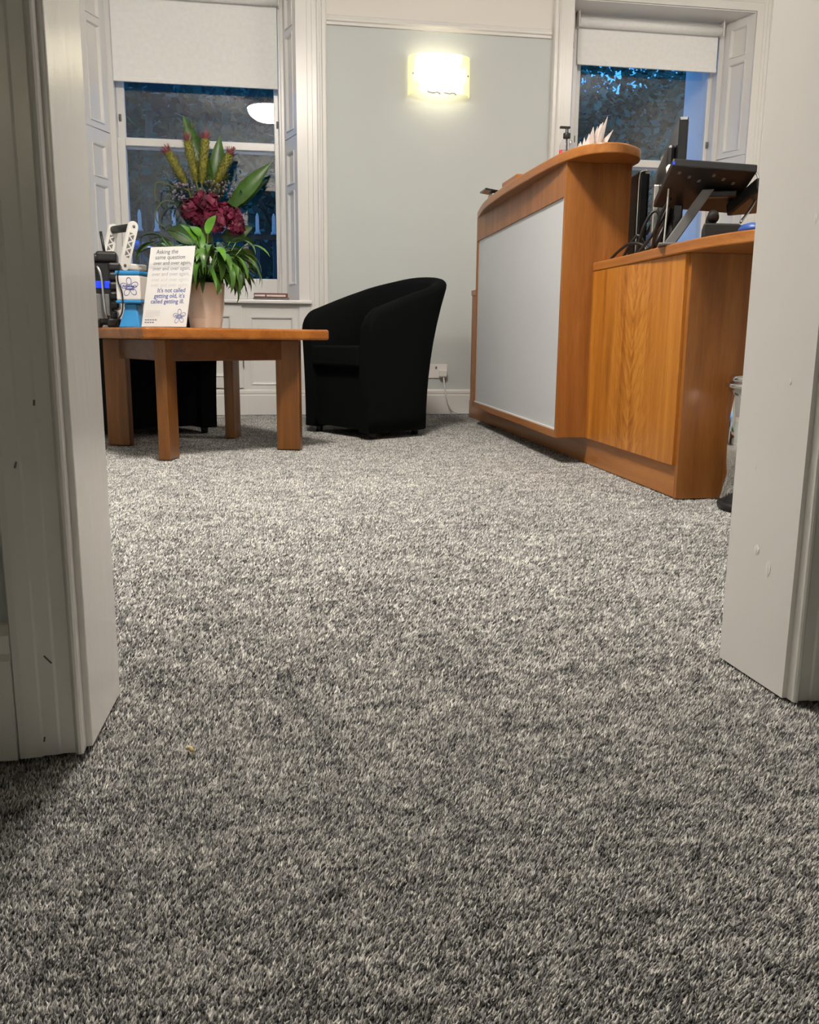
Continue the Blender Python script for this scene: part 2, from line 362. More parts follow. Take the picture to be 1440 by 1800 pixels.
# carpet pile: short leaning tufts over the part of the floor in view
def pile():
    import numpy as np
    rg = np.random.default_rng(4)
    pts = []
    y = 0.34
    while y < 5.44:
        s_ = min(0.0045, max(0.0025, 0.0025*y/0.85)); x0, x1 = max(-1.9, -0.48*y-0.06), min(1.32 if y > 2.43 else 1.85, 0.88*y+0.06 if y > 1.0 else 1.25)
        n = int((x1-x0)/s_); xs_ = x0 + (np.arange(n)+rg.uniform(-.5, .5, n))*s_
        pts.append(np.stack([xs_, y+rg.uniform(-.5, .5, n)*s_, np.full(n, s_)], 1)); y += s_
    p = np.concatenate(pts); n = len(p); sz = p[:, 2]
    # streaky fleck value, longer along the rows
    def vnoise(fx, fy, seed):
        g = np.random.default_rng(seed).normal(size=(256, 256)); u = p[:, 0]*fx+50; v = p[:, 1]*fy+50
        iu = np.floor(u).astype(int); iv = np.floor(v).astype(int); a = u-iu; b = v-iv; a = a*a*(3-2*a); b = b*b*(3-2*b)
        G = lambda i, j: g[i % 256, j % 256]
        return (G(iu, iv)*(1-a)+G(iu+1, iv)*a)*(1-b)+(G(iu, iv+1)*(1-a)+G(iu+1, iv+1)*a)*b
    fl = 0.5 + 0.125*rg.normal(size=n) + 0.055*vnoise(60, 170, 1) + 0.020*vnoise(14, 34, 2) + 0.008*vnoise(4, 5, 3)
    ang = rg.uniform(0, 2*np.pi, n); w_ = sz*0.62
    V = np.zeros((n, 4, 3), np.float32); ZB = -0.0075
    for k in range(3):
        V[:, k, 0] = p[:, 0]+w_*np.cos(ang+k*2.0944); V[:, k, 1] = p[:, 1]+w_*np.sin(ang+k*2.0944); V[:, k, 2] = ZB
    h = np.minimum(0.0074, sz*2.6)*rg.uniform(.72, 1.0, n)
    V[:, 3, 0] = p[:, 0]+sz*(0.55+rg.normal(size=n)*.4); V[:, 3, 1] = p[:, 1]+sz*(-0.4+rg.normal(size=n)*.4); V[:, 3, 2] = ZB+h
    base = (np.arange(n)*4)[:, None, None]; F = base + np.array([[0, 1, 3], [1, 2, 3], [2, 0, 3]])[None]
    me = bpy.data.meshes.new('carpet_pile'); me.vertices.add(n*4); me.vertices.foreach_set('co', V.reshape(-1))
    me.loops.add(n*9); me.loops.foreach_set('vertex_index', F.reshape(-1).astype(np.int32))
    me.polygons.add(n*3); me.polygons.foreach_set('loop_start', np.arange(0, n*9, 3, dtype=np.int32)); me.polygons.foreach_set('loop_total', np.full(n*3, 3, np.int32))
    at = me.attributes.new('fleck', 'FLOAT', 'POINT'); at.data.foreach_set('value', np.repeat(fl, 4).astype(np.float32))
    me.update(); me.materials.append(M['pile'])
    o = link(bpy.data.objects.new('carpet_pile', me)); o['kind'] = 'stuff'; tag(o, 'flecked grey carpet pile covering the floor', 'carpet')
def pile_mat():
    m, nt, b = newmat('flecked_carpet_tufts')
    a = N(nt, 'ShaderNodeAttribute', attribute_name='fleck'); rp = ramp(nt, FLECKS)
    nt.links.new(a.outputs['Fac'], rp.inputs[0]); nt.links.new(rp.outputs[0], b.inputs['Base Color'])
    b.inputs['Roughness'].default_value = 0.9; b.inputs['Specular IOR Level'].default_value = 0.15
    return m
M['pile'] = pile_mat(); pile()

# door frame: linings and fluted casings
door = struct_empty('door_1', (0.23, 1.07, 0))
q = MB(); q.prism([(DL-0.019, 0.984), (DL-0.0025, 0.984), (DL+0.0035, 1.14), (DL-0.019, 1.14)], 0, 2.08); q.build('lining', M['jamb'], door, bevel=0.002)
q = MB(); q.prism([(DR+0.003, 1.004), (DR+0.019, 1.004), (DR+0.019, 1.16), (DR-0.003, 1.16)], 0, 2.08)
for yy_, zz_, a_, b_ in ((1.05, 1.02, .0015, .012), (1.075, 1.02, .001, .010), (1.03, .62, .001, .006), (1.09, .185, .0022, .008), (1.06, .165, .002, .012), (1.11, .30, .001, .006), (1.05, .42, .001, .005)): q.lathe([(0, -b_), (a_*1.6, -b_*.4), (a_*1.8, b_*.3), (0, b_)], 8, M=Matrix.Translation((DR+0.003-0.006*(yy_-1.004)/0.156-0.0003, yy_, zz_)) @ Matrix.Diagonal((.17, 1.3, 1, 1)))
q.build('lining', M['jamb'], door, bevel=0.002)
q = MB(); q.box(DL-0.018, DR+0.018, 0.992, 1.155, 2.06, 2.08); q.build('lining', M['jamb'], door, bevel=0.002)
def casing_poly(xe, yw, sx, front=-1):
    # plan profile from the opening edge outwards: quirk strip, bead, flat with two shallow flutes, back band
    pr = [(0.0095,-0.002),(0.0095,0.016),(0.0115,0.0185),(0.0145,0.019),(0.0165,0.017),(0.019,0.0135),(0.034,0.0135),(0.0365,0.0155),(0.052,0.0165),(0.054,0.019),(0.070,0.021),(0.077,0.021),(0.079,0.018),(0.079,-0.002)]
    return [(xe+sx*a, yw+front*b) for a, b in pr]
for xe, yw, sx in ((DL, 0.985, -1), (DR, 1.005, 1)):
    q = MB(); p = casing_poly(xe, yw, sx); q.prism(p if sx > 0 else p[::-1], 0, 2.15); q.build('casing', M['jamb'], door)
    q = MB(); p = casing_poly(xe, yw+0.155, sx, 1); q.prism(p, 0, 2.15); q.build('casing', M['jamb'], door)
q = MB(); q.box(DL-0.08, DR+0.08, 0.97, 0.99, 2.06, 2.15); q.build('casing', M['jamb'], door, bevel=0.004)
q = MB(); q.box(DL-0.08, DR+0.08, 1.145, 1.17, 2.06, 2.15); q.build('casing', M['jamb'], door, bevel=0.004)

for x_, z_, l_, t_ in ((-0.268, .335, .007, .3), (-0.252, .115, .012, -.7), (-0.246, .40, .006, .1), (-0.262, .02, .006, .2)):
    q = MB(); q.box(-.0009, .0009, -.0004, .0004, -l_/2, l_/2, M=Matrix.Translation((x_, 0.9635 if x_ < -0.263 else 0.9685, z_)) @ Matrix.Rotation(t_, 4, 'Y')); q.build('scuff', M['mark'], door)
def skirt_poly(t=0.018, h=0.155):
    return [(0,0),(t,0),(t,h*0.76),(t*0.72,h*0.80),(t*0.9,h*0.86),(t*0.85,h*0.94),(t*0.4,h),(0,h)]
def skirting(mbb, a, b, nx, ny, t=0.018, h=0.155):
    a, b = Vector((a[0], a[1], 0)), Vector((b[0], b[1], 0)); n = Vector((nx, ny, 0)); pr = skirt_poly(t, h); k = len(pr)
    vs = [a + n*p[0] + Vector((0,0,p[1])) for p in pr] + [b + n*p[0] + Vector((0,0,p[1])) for p in pr]
    fs = [tuple(range(k)), tuple(range(2*k-1, k-1, -1))] + [(i, (i+1) % k, k+(i+1) % k, k+i) for i in range(k)]
    mbb.add(vs, fs)
q = MB(); skirting(q, (-0.145, YB), (1.66, YB), 0, -1); skirting(q, (-1.95, YB), (-0.145, YB-0.012), 0, -1); skirting(q, (1.66, YB), (XR, YB), 0, -1)
struct(q.build('baseboard_back', M['trim']))
q = MB(); skirting(q, (XL, 1.14), (XL, YB), 1, 0); struct(q.build('baseboard_left', M['trim']))
q = MB(); skirting(q, (XR, 1.16), (XR, YB), -1, 0); struct(q.build('baseboard_right', M['trim']))
q = MB(); skirting(q, (-1.6, 0.985), (DL-0.079, 0.985), 0, -1, 0.024); skirting(q, (DR+0.079, 1.005), (1.9, 1.005), 0, -1, 0.024); struct(q.build('baseboard_front', M['jamb']))
# picture rail
def rail_poly(): return [(0,-.02),(0.014,-.02),(0.014,-.006),(0.024,0.0),(0.024,0.010),(0.012,0.016),(0.016,0.026),(0.008,0.034),(0,0.036)]
q = MB()
for x0, x1 in ((XL, -1.15), (0.361, 1.706), (3.17, XR)):
    pr = rail_poly(); k = len(pr)
    vs = [Vector((x0, YB-p[0], 2.257+p[1])) for p in pr] + [Vector((x1, YB-p[0], 2.257+p[1])) for p in pr]
    q.add(vs, [tuple(range(k)), tuple(range(2*k-1, k-1, -1))] + [(i, (i+1) % k, k+(i+1) % k, k+i) for i in range(k)])
struct(q.build('trim_1', M['trim']))

# windows
ARCH = [(0,0),(0,0.012),(0.062,0.014),(0.064,0.017),(0.090,0.018),(0.092,0.021),(0.118,0.022),(0.121,0.030),(0.134,0.032),(0.138,0.026),(0.146,0.026),(0.150,0.036),(0.168,0.036),(0.175,0.028),(0.178,0)]
AW = 0.178
def window(d):
    n, x0, x1, f0, f1 = d['n'], d['x0'], d['x1'], d['f0'], d['f1']
    w = struct_empty('window_%d' % n, ((x0+x1)/2, YB, 0))
    aw = AW if n == 1 else 0.128
    k = aw/AW
    def arch_leg(xe, sx, z0):
        q = MB(); p = [(xe+sx*a*k, YB-b) for a, b in ARCH]; q.prism(p if sx > 0 else p[::-1], z0, ZH+aw); q.build('architrave', M['trim'], w)
    arch_leg(x0, -1, 0); arch_leg(x1, 1, 0)
    q = MB(); m = len(ARCH)
    vs = [Vector((x0-a*k, YB-b, ZH+a*k)) for a, b in ARCH] + [Vector((x1+a*k, YB-b, ZH+a*k)) for a, b in ARCH]
    q.add(vs, [tuple(range(m)), tuple(range(2*m-1, m-1, -1))] + [(i, (i+1) % m, m+(i+1) % m, m+i) for i in range(m)])
    q.build('architrave', M['trim'], w)
    # sill board
    q = MB(); q.prism([(x0-0.05, YB-0.045), (x1+0.075, YB-0.045), (x1+0.075, YB-0.0), (x1, YB), (x1, 5.70), (x0, 5.70), (x0, YB), (x0-0.05, YB)], ZS-0.022, ZS); q.build('window_sill', M['trim'], w, bevel=0.006, seg=3)
    # splayed shutter panelling each side
    ys = 5.675
    zj, zt = 1.64, ZH
    for side in (0, 1):
        if side: a, b = Vector((x1, YB+0.002, 0)), Vector((f1, ys, 0))
        else: a, b = Vector((f0, ys, 0)), Vector((x0, YB+0.002, 0))
        U = (b-a); W = U.length; U.normalize(); Nn = Vector((U.y, -U.x, 0))
        if side: pass
        # normals must face the room opening centre
        c = Vector(((x0+x1)/2, YB, 0))
        if (c-a).dot(Nn) < 0: Nn = -Nn
        u0, u1 = W*0.24, W*0.80
        for z0, z1, pans in ((ZS, zj-0.003, [(0.10, 0.645), (0.685, 0.87)]), (zj+0.003, zt, [(0.035, 0.565), (0.60, 0.775)])):
            q = MB(); panel_face(q, a + Vector((0,0,z0)) + Nn*0.0, U, (0,0,1), Nn, W, z1-z0, [(u0, u1, p0, p1) for p0, p1 in pans], d=0.010, m=0.016, thick=0.02)
            q.build('shutter_panel', M['trim'], w)
        # solid lining behind the shutter
        q = MB()
        if side: q.prism([(x1+0.004, YB+0.004), (x1+0.004, 5.80), (f1, 5.80), (f1+0.015, ys)][::-1], ZS, ZH)
        else: q.prism([(x0-0.004, YB+0.004), (f0-0.015, ys), (f0, 5.80), (x0-0.004, 5.80)][::-1], ZS, ZH)
        q.build('reveal_lining', M['trim'], w)
    q = MB(); q.box(x0, x1, YB-0.001, 5.80, ZH-0.006, ZH-0.001); q.build('soffit', M['trim'], w)
    # box frame, beads and sashes
    yf = 5.68
    q = MB()
    for xa, xb in ((f0-0.01, f0+0.032), (f1-0.032, f1+0.01)): q.box(xa, xb, yf, 5.83, ZS, ZH)
    q.box(f0, f1, yf, 5.83, ZH-0.03, ZH); q.box(f0, f1, yf, 5.90, ZS-0.03, ZS+0.012)
    q.build('box_frame', M['trim'], w, bevel=0.004)
    zm = 1.605
    lo = link(bpy.data.objects.new('sash', None)); lo.parent = w; lo.location = (0, 5.72-YB, ZS)
    hi = link(bpy.data.objects.new('sash', None)); hi.parent = w; hi.location = (0, 5.765-YB, zm)
    g0, g1 = f0+0.078, f1-0.060
    q = MB(); ya, yb = 5.70, 5.738
    q.box(f0+0.032, g0, ya, yb, ZS+0.012, zm+0.02); q.box(g1, f1-0.032, ya, yb, ZS+0.012, zm+0.02)
    q.box(g0, g1, ya, yb, ZS+0.012, 0.828); q.box(g0, g1, ya, yb, zm-0.022, zm+0.024)
    q.build('sash_frame', M['trim'], lo, bevel=0.004)
    MB().box(g0-0.004, g1+0.004, ya+0.017, ya+0.021, 0.82, zm-0.014).build('pane', M['glass'], lo)
    q = MB(); ya, yb = 5.745, 5.783
    q.box(f0+0.032, g0, ya, yb, zm-0.03, ZH-0.03); q.box(g1, f1-0.032, ya, yb, zm-0.03, ZH-0.03)
    q.box(g0, g1, ya, yb, zm-0.03, zm+0.018); q.box(g0, g1, ya, yb, ZH-0.09, ZH-0.03)
    q.build('sash_frame', M['trim'], hi, bevel=0.004)
    MB().box(g0-0.004, g1+0.004, ya+0.017, ya+0.021, zm+0.01, ZH-0.08).build('pane', M['glass'], hi)
    for xx in (f0+0.05, f1-0.04):
        q = MB(); q.box(xx-0.007, xx+0.007, yf+0.055, yf+0.066, 1.725, 1.765); q.box(xx-0.003, xx+0.003, yf+0.046, yf+0.055, 1.735, 1.755); q.build('sash_stop', M['grey_plastic'], w, bevel=0.002)
    # stone reveal outside
    q = MB(); q.box(f1-0.02, x1+0.01, 5.84, 6.16, ZS-0.1, ZH+0.06); q.box(x0-0.01, f0+0.02, 5.84, 6.16, ZS-0.1, ZH+0.06); q.box(x0, x1, 5.90, 6.25, ZS-0.12, ZS-0.02)
    q.build('outer_reveal', M['masonry'], w)
    return w
W1 = window(WIN[0]); W2 = window(WIN[1])
# panelled apron with a cupboard door below the left window
q = MB(); panel_face(q, (-0.152, YB+0.002, 0.10), (1,0,0), (0,0,1), (0,-1,0), 0.338, ZS-0.022-0.10, [(0.04, 0.30, 0.085, 0.49)], d=0.008, m=0.014, thick=0.03); q.build('apron_panel', M['trim'], W1)
q = MB(); panel_face(q, (-0.56, YB-0.016, 0.165), (1,0,0), (0,0,1), (0,-1,0), 0.40, ZS-0.03-0.165, [(0.065, 0.335, 0.07, 0.43)], d=0.010, m=0.014, thick=0.018); q.build('cupboard_door', M['trim'], W1)
q = MB(); panel_face(q, (-0.965, YB-0.016, 0.165), (1,0,0), (0,0,1), (0,-1,0), 0.40, ZS-0.03-0.165, [(0.065, 0.335, 0.07, 0.43)], d=0.010, m=0.014, thick=0.018); q.build('cupboard_door', M['trim'], W1)
q = MB(); q.box(-0.995, -0.152, YB+0.002, YB+0.035, 0, ZS-0.022); q.build('apron_board', M['trim'], W1)
q = MB(); q.box(-0.162, -0.154, YB-0.022, YB-0.004, 0.29, 0.36); q.build('hinge', M['mark'], W1)
q = MB(); q.box(1.845, 3.02, YB+0.002, YB+0.035, 0, ZS-0.022); q.build('apron_board', M['trim'], W2)

# roller blinds
def blind(d, zb, label):
    f0, f1 = d['f0'], d['f1']
    a, b = f0+0.03, f1-0.03
    if d['n'] == 2: a, b = f0+0.02, f1-0.045
    y = 5.645
    t = thing('roller_blind', label, 'blind', ((a+b)/2, y, 2.40))
    Mx = Matrix.Translation((a, y, 2.405)) @ Matrix.Rotation(R(90), 4, 'Y')
    MB().lathe([(0.026, 0), (0.026, b-a)], 20, M=Mx).build('roller_tube', M['blind'], t)
    q = MB(); q.box(a+0.004, b-0.004, y+0.0255, y+0.027, zb, 2.405); q.build('blind_fabric', M['blind'], t)
    q = MB(); q.box(a+0.004, b-0.004, y+0.018, y+0.034, zb-0.006, zb+0.018); q.build('bottom_bar', M['blind'], t, bevel=0.004)
    for xx in (a-0.012, b+0.002):
        q = MB(); q.box(xx, xx+0.010, y-0.026, y+0.034, 2.375, ZH); q.build('bracket', M['white_plastic'], t, bevel=0.003)
    xx = b+0.012
    pts = [(xx, y-0.02, 2.40 - (2.40-0.80)*i/20 ) for i in range(21)]
    if d['n'] == 1: pts = [(xx-0.035*(max(0, i-9)/11)**1.5, y-0.02, p[2]) for i, p in enumerate(pts)]
    MB().tube(pts, 0.0022, 6).build('blind_cord', M['white_plastic'], t)
blind(WIN[0], 1.935, 'pale grey roller blind half down over the window behind the flowers')
blind(WIN[1], 2.175, 'pale grey roller blind pulled a little way down over the window behind the desk')

# ------------------------------------------------------------------ lamps
def ceiling_lamp(x, y, strength, label):
    t = thing('ceiling_light', label, 'ceiling light', (x, y, ZC))
    MB().lathe([(0.0, ZC), (0.15, ZC), (0.15, ZC-0.03), (0.19, ZC-0.075), (0.205, ZC-0.10), (0.19, ZC-0.106), (0, ZC-0.106)][::-1], 40, M=Matrix.Translation((x, y, 0))).build('fitting', M['white_plastic'], t)
    prof = [(0.205*math.cos(a), ZC-0.112-0.125*math.sin(a)) for a in [R(90)*i/10 for i in range(11)]]
    prof = [(0.0, ZC-0.109)] + [(r, z) for r, z in prof]
    prof[-1] = (0.0, prof[-1][1])
    MB().lathe(prof, 40, M=Matrix.Translation((x, y, 0))).build('glass_dome', emitter('glowing_opal_glass', LAMP_COL, strength), t)
    for k in range(3):
        q = MB(); a = R(30+120*k); q.lathe([(0.0, -0.012), (0.009, -0.010), (0.009, 0.012), (0.0, 0.014)], 10, M=Matrix.Translation((x+0.21*math.cos(a), y+0.21*math.sin(a), ZC-0.102)))
        q.build('clip', M['silver'], t)
ceiling_lamp(0.043, 2.30, LAMP_STRENGTH, 'lit white dome ceiling light above the open floor, mirrored in the left window')
ceiling_lamp(2.60, 3.2, LAMP2_STRENGTH, 'white dome ceiling light above the seat behind the reception desk')

def sconce_glass():
    m, nt, b = newmat('amber_swirl_glass')
    tc = N(nt, 'ShaderNodeTexCoord'); sp = N(nt, 'ShaderNodeSeparateXYZ'); nt.links.new(tc.outputs['Object'], sp.inputs[0])
    a = N(nt, 'ShaderNodeMath', operation='ABSOLUTE'); nt.links.new(sp.outputs['X'], a.inputs[0])
    nz = N(nt, 'ShaderNodeTexNoise'); nz.inputs['Scale'].default_value = 7; nz.inputs['Detail'].default_value = 1; nz.inputs['Distortion'].default_value = 1.0
    nt.links.new(tc.outputs['Object'], nz.inputs['Vector'])
    v = N(nt, 'ShaderNodeMath', operation='MULTIPLY_ADD'); v.inputs[1].default_value = 0.14; nt.links.new(nz.outputs['Fac'], v.inputs[0]); nt.links.new(a.outputs[0], v.inputs[2])
    rs = ramp(nt, [(0.17, (1, 1, 1)), (0.205, (0.36, 0.36, 0.36)), (0.27, (0.14, 0.14, 0.14))])
    nt.links.new(v.outputs[0], rs.inputs[0])
    rc = ramp(nt, [(0.17, (1.0, 0.93, 0.70)), (0.21, (1.0, 0.80, 0.33))]); nt.links.new(v.outputs[0], rc.inputs[0])
    ml = N(nt, 'ShaderNodeMath', operation='MULTIPLY'); ml.inputs[1].default_value = SCONCE_STRENGTH; nt.links.new(rs.outputs[0], ml.inputs[0])
    b.inputs['Base Color'].default_value = (0.8, 0.72, 0.5, 1); b.inputs['Roughness'].default_value = 0.15
    nt.links.new(rc.outputs[0], b.inputs['Emission Color']); nt.links.new(ml.outputs[0], b.inputs['Emission Strength'])
    return m
M['sconce'] = sconce_glass()
def sconce(loc, rz, label, energy):
    t = thing('wall_light', label, 'wall light', loc, rz)
    q = MB(); q.box(-0.06, 0.06, -0.02, 0.0, -0.05, 0.05); q.build('back_plate', M['silver'], t, world=False, bevel=0.004)
    q = MB(); n = 24; out = []; inn = []
    wv, dep, h = 0.185, 0.105, 0.105
    for i in range(n+1):
        a = PI*(i/n); x = -wv*math.cos(a)*1.0; y = -0.012 - dep*math.sin(a)**0.8
        out.append((x, y)); inn.append((x*0.972, y*0.955+0.001))
    vs = []
    for (x, y), (xi, yi) in zip(out, inn): vs += [(x, y, -h), (x, y, h), (xi, yi, h), (xi, yi, -h)]
    fs = []
    for i in range(n):
        o = i*4
        for k in range(4): fs.append((o+k, o+4+k, o+4+(k+1) % 4, o+(k+1) % 4))
    fs += [(0, 1, 2, 3), (n*4+3, n*4+2, n*4+1, n*4)]
    q.add(vs, fs, 0, True); sh = q.build('glass_shade', M['sconce'], t, world=False)
    sh.data.polygons.foreach_set('use_smooth', [True]*len(sh.data.polygons))
    e = sh.modifiers.new('edges', 'EDGE_SPLIT'); e.split_angle = R(50)
    for sx in (-0.163, 0.163):
        q = MB(); q.lathe([(0.0, 0), (0.006, 0), (0.006, 0.006), (0, 0.008)], 10, M=Matrix.Translation((sx, -0.068, 0)) @ Matrix.Rotation(R(90), 4, 'X'))
        q.build('screw', M['silver'], t, world=False)
    for sx in (-0.045, 0.05):
        q = MB(); q.tube([(sx-0.04, -0.105, -h+0.006), (sx-0.03, -0.118, -h-0.004), (sx-0.005, -0.121, -h-0.008), (sx+0.02, -0.12, -h-0.002), (sx+0.035, -0.118, -h-0.012)], 0.005, 6); q.build('clip', M['white_plastic'], t, world=False)
    L = bpy.data.lights.new('bulb', 'POINT'); L.energy = energy; L.color = (1.0, 0.86, 0.66); L.shadow_soft_size = 0.02
    lo = link(bpy.data.objects.new('bulb', L)); lo.parent = t; lo.location = (0, -0.05, 0.0)
    return t
sconce((1.025, YB, 1.985), 0, 'lit amber glass wall light on the pale wall between the windows', SCONCE_BULB)
sconce((XR, 4.75, 1.985), R(-90), 'lit amber glass wall light on the side wall behind the reception desk', SCONCE_BULB*6)
sconce((-0.9, -2.5, 1.45), R(180), 'amber glass wall light added unseen at the hall end to brighten the door casings', HALL_FILL_BULB)  # lamp added out of view behind the camera to lift the door casings

# ------------------------------------------------------------------ socket
t = thing('power_socket', 'white double power socket with a plug in it above the skirting', 'socket', (1.035, YB, 0.268))
q = MB(); q.box(0.96, 1.108, YB-0.010, YB, 0.225, 0.312); q.build('face_plate', M['white_plastic'], t, bevel=0.003)
for x in (0.982, 1.03):
    q = MB(); q.box(x, x+0.012, YB-0.013, YB-0.009, 0.283, 0.298); q.build('switch', M['grey_plastic'], t, bevel=0.001)
t = thing('plug', 'white three pin plug and lead in the wall socket', 'plug', (1.075, YB-0.01, 0.26))
q = MB(); q.box(1.052, 1.098, YB-0.052, YB-0.010, 0.235, 0.278); q.build('plug_body', M['white_plastic'], t, bevel=0.006)
q = MB(); q.tube([(1.078, YB-0.04, 0.238), (1.082, YB-0.045, 0.20), (1.092, YB-0.05, 0.13), (1.108, YB-0.055, 0.07), (1.135, YB-0.06, 0.022), (1.17, YB-0.062, 0.008), (1.22, YB-0.065, 0.008), (1.30, YB-0.07, 0.008)], 0.0045, 8); q.build('lead', M['white_plastic'], t)

# ------------------------------------------------------------------ reception desk
def spline(pts, n=6):
    out = []; m = len(pts)
    P = [Vector((p[0], p[1], p[2] if len(p) > 2 else 0)) for p in pts]
    for i in range(m-1):
        p0, p1, p2, p3 = P[max(i-1, 0)], P[i], P[i+1], P[min(i+2, m-1)]
        for k in range(n):
            t = k/n
            out.append(0.5*((2*p1)+(p2-p0)*t+(2*p0-5*p1+4*p2-p3)*t*t+(3*p1-p0-3*p2+p3)*t**3))
    out.append(P[-1]); return out
desk = thing('reception_desk', 'cherry wood reception desk with a raised counter, pale grey front panel and lower wings', 'desk', (1.2, 3.5, 0))
CN, CF = 3.198, 4.75                    # near and far end of the raised counter
def cx(y): return 1.078 + (y-CN)/(CF-CN)*0.037
q = MB()                                # raised body: frame around the grey panel
ct, cb = 1.103, 0.10
zp0, zp1 = 0.128, 0.985
def slab(y0, y1, z0, z1, thick=0.02, dx=0.0): q.prism([(cx(y0)+dx, y0), (cx(y0)+dx+thick, y0), (cx(y1)+dx+thick, y1), (cx(y1)+dx, y1)], z0, z1)
slab(CN+0.018, CF, zp1, ct, 0.03); q.build('fascia', M['veneer'], desk)
q = MB(); slab(CN+0.018, CF, cb, zp0, 0.03); q.build('bottom_rail', M['veneer_y'], desk)
q = MB(); slab(CN, CN+0.02, cb, ct, 0.25); q.build('counter_end_panel', M['veneer'], desk, bevel=0.0015)
q = MB(); slab(CF-0.022, CF, cb, zp1, 0.03); slab(CF-0.022, CF, cb, ct, 0.235, 0.015); q.build('counter_end_panel', M['veneer'], desk)
q = MB(); slab(CN+0.02, CF-0.022, zp0, zp1, 0.012, 0.007); q.build('front_panel', M['panel_grey'], desk)['label'] = 'pale grey front panel'
q = MB(); slab(CN+0.02, CF-0.022, zp0, zp0+0.006, 0.006, 0.0015); slab(CN+0.0195, CN+0.026, zp0, zp1, 0.006, 0.0015); q.build('panel_edge', M['trim'], desk)
q = MB(); slab(CN+0.02, CF-0.022, cb, ct, 0.02, 0.225); q.build('counter_back', M['veneer'], desk)
top = spline([(1.118,4.765),(1.065,4.40),(1.046,4.0),(1.046,3.6),(1.058,3.28),(1.078,3.15),(1.108,3.075),(1.155,3.03),(1.22,3.028),(1.285,3.07),(1.325,3.12),(1.345,3.18)], 6)
q = MB(); q.prism([(p.x, p.y) for p in top] + [(1.36, 3.4), (1.36, 4.765)], ct, 1.138, smooth=False); q.build('counter_top', M['veneer_y'], desk, bevel=0.004)
# lower wings
def wing(y0, y1, near):
    q = MB(); q.box(1.196, 1.214, y0+0.001, y1, 0.10, 0.7195); q.build('lower_panel', M['veneer_fig'] if near else M['veneer'], desk, bevel=0.0012)
wing(2.449, 3.197, True); wing(4.752, 5.16, False)
q = MB(); q.box(1.207, 1.90, 2.432, 2.450, 0, 0.7195); q.build('end_panel', M['veneer'], desk, bevel=0.001)
q = MB(); q.box(1.196, 1.90, 5.161, 5.18, 0.10, 0.7195); q.build('end_panel', M['veneer'], desk)
q = MB(); q.box(1.212, 1.228, 2.451, 5.27, 0, 0.0995); q.build('plinth', M['veneer_y'], desk)
wt = spline([(1.194,3.196),(1.193,2.9),(1.186,2.6),(1.184,2.42),(1.196,2.27),(1.232,2.145),(1.30,2.05),(1.40,2.0),(1.55,1.985)], 6)
q = MB(); q.prism([(p.x, p.y) for p in wt] + [(1.92,1.985),(1.92,5.18),(1.19,5.18),(1.19,4.752),(1.345,4.752),(1.345,3.196)], 0.72, 0.752); q.build('worktop', M['veneer_y'], desk, bevel=0.004)

# ------------------------------------------------------------------ coffee table
TC = (-0.287, 3.84); TRZ = R(-16.5)
tb = thing('coffee_table', 'low square wooden coffee table with plank legs, turned corner-on', 'table', (TC[0], TC[1], 0), TRZ)
def tpt(lx, ly, z=0): return Vector((TC[0]+lx*math.cos(TRZ)-ly*math.sin(TRZ), TC[1]+lx*math.sin(TRZ)+ly*math.cos(TRZ), z))
TZ = 0.502
s = 0.562; poly = []
for k in range(4):
    a = R(90*k); c = Vector((math.cos(a), math.sin(a)))*(s-0.03)
    for j in range(-3, 4): b = a + R(15*j); poly.append((c.x+0.022*math.cos(b), c.y+0.022*math.sin(b)))
q = MB(); q.prism(poly, TZ-0.043, TZ); q.build('tabletop', M['table_wood'], tb, world=False, bevel=0.010, seg=4)
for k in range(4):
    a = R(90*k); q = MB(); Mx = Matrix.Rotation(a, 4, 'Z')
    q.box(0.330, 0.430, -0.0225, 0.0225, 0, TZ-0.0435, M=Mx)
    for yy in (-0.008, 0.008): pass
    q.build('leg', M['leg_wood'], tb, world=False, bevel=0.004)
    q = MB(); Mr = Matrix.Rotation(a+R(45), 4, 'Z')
    q.box(0.245, 0.268, -0.262, 0.262, TZ-0.1265, TZ-0.0435, M=Mr); q.build('rail', M['shaded_rail_wood'], tb, world=False, bevel=0.004)

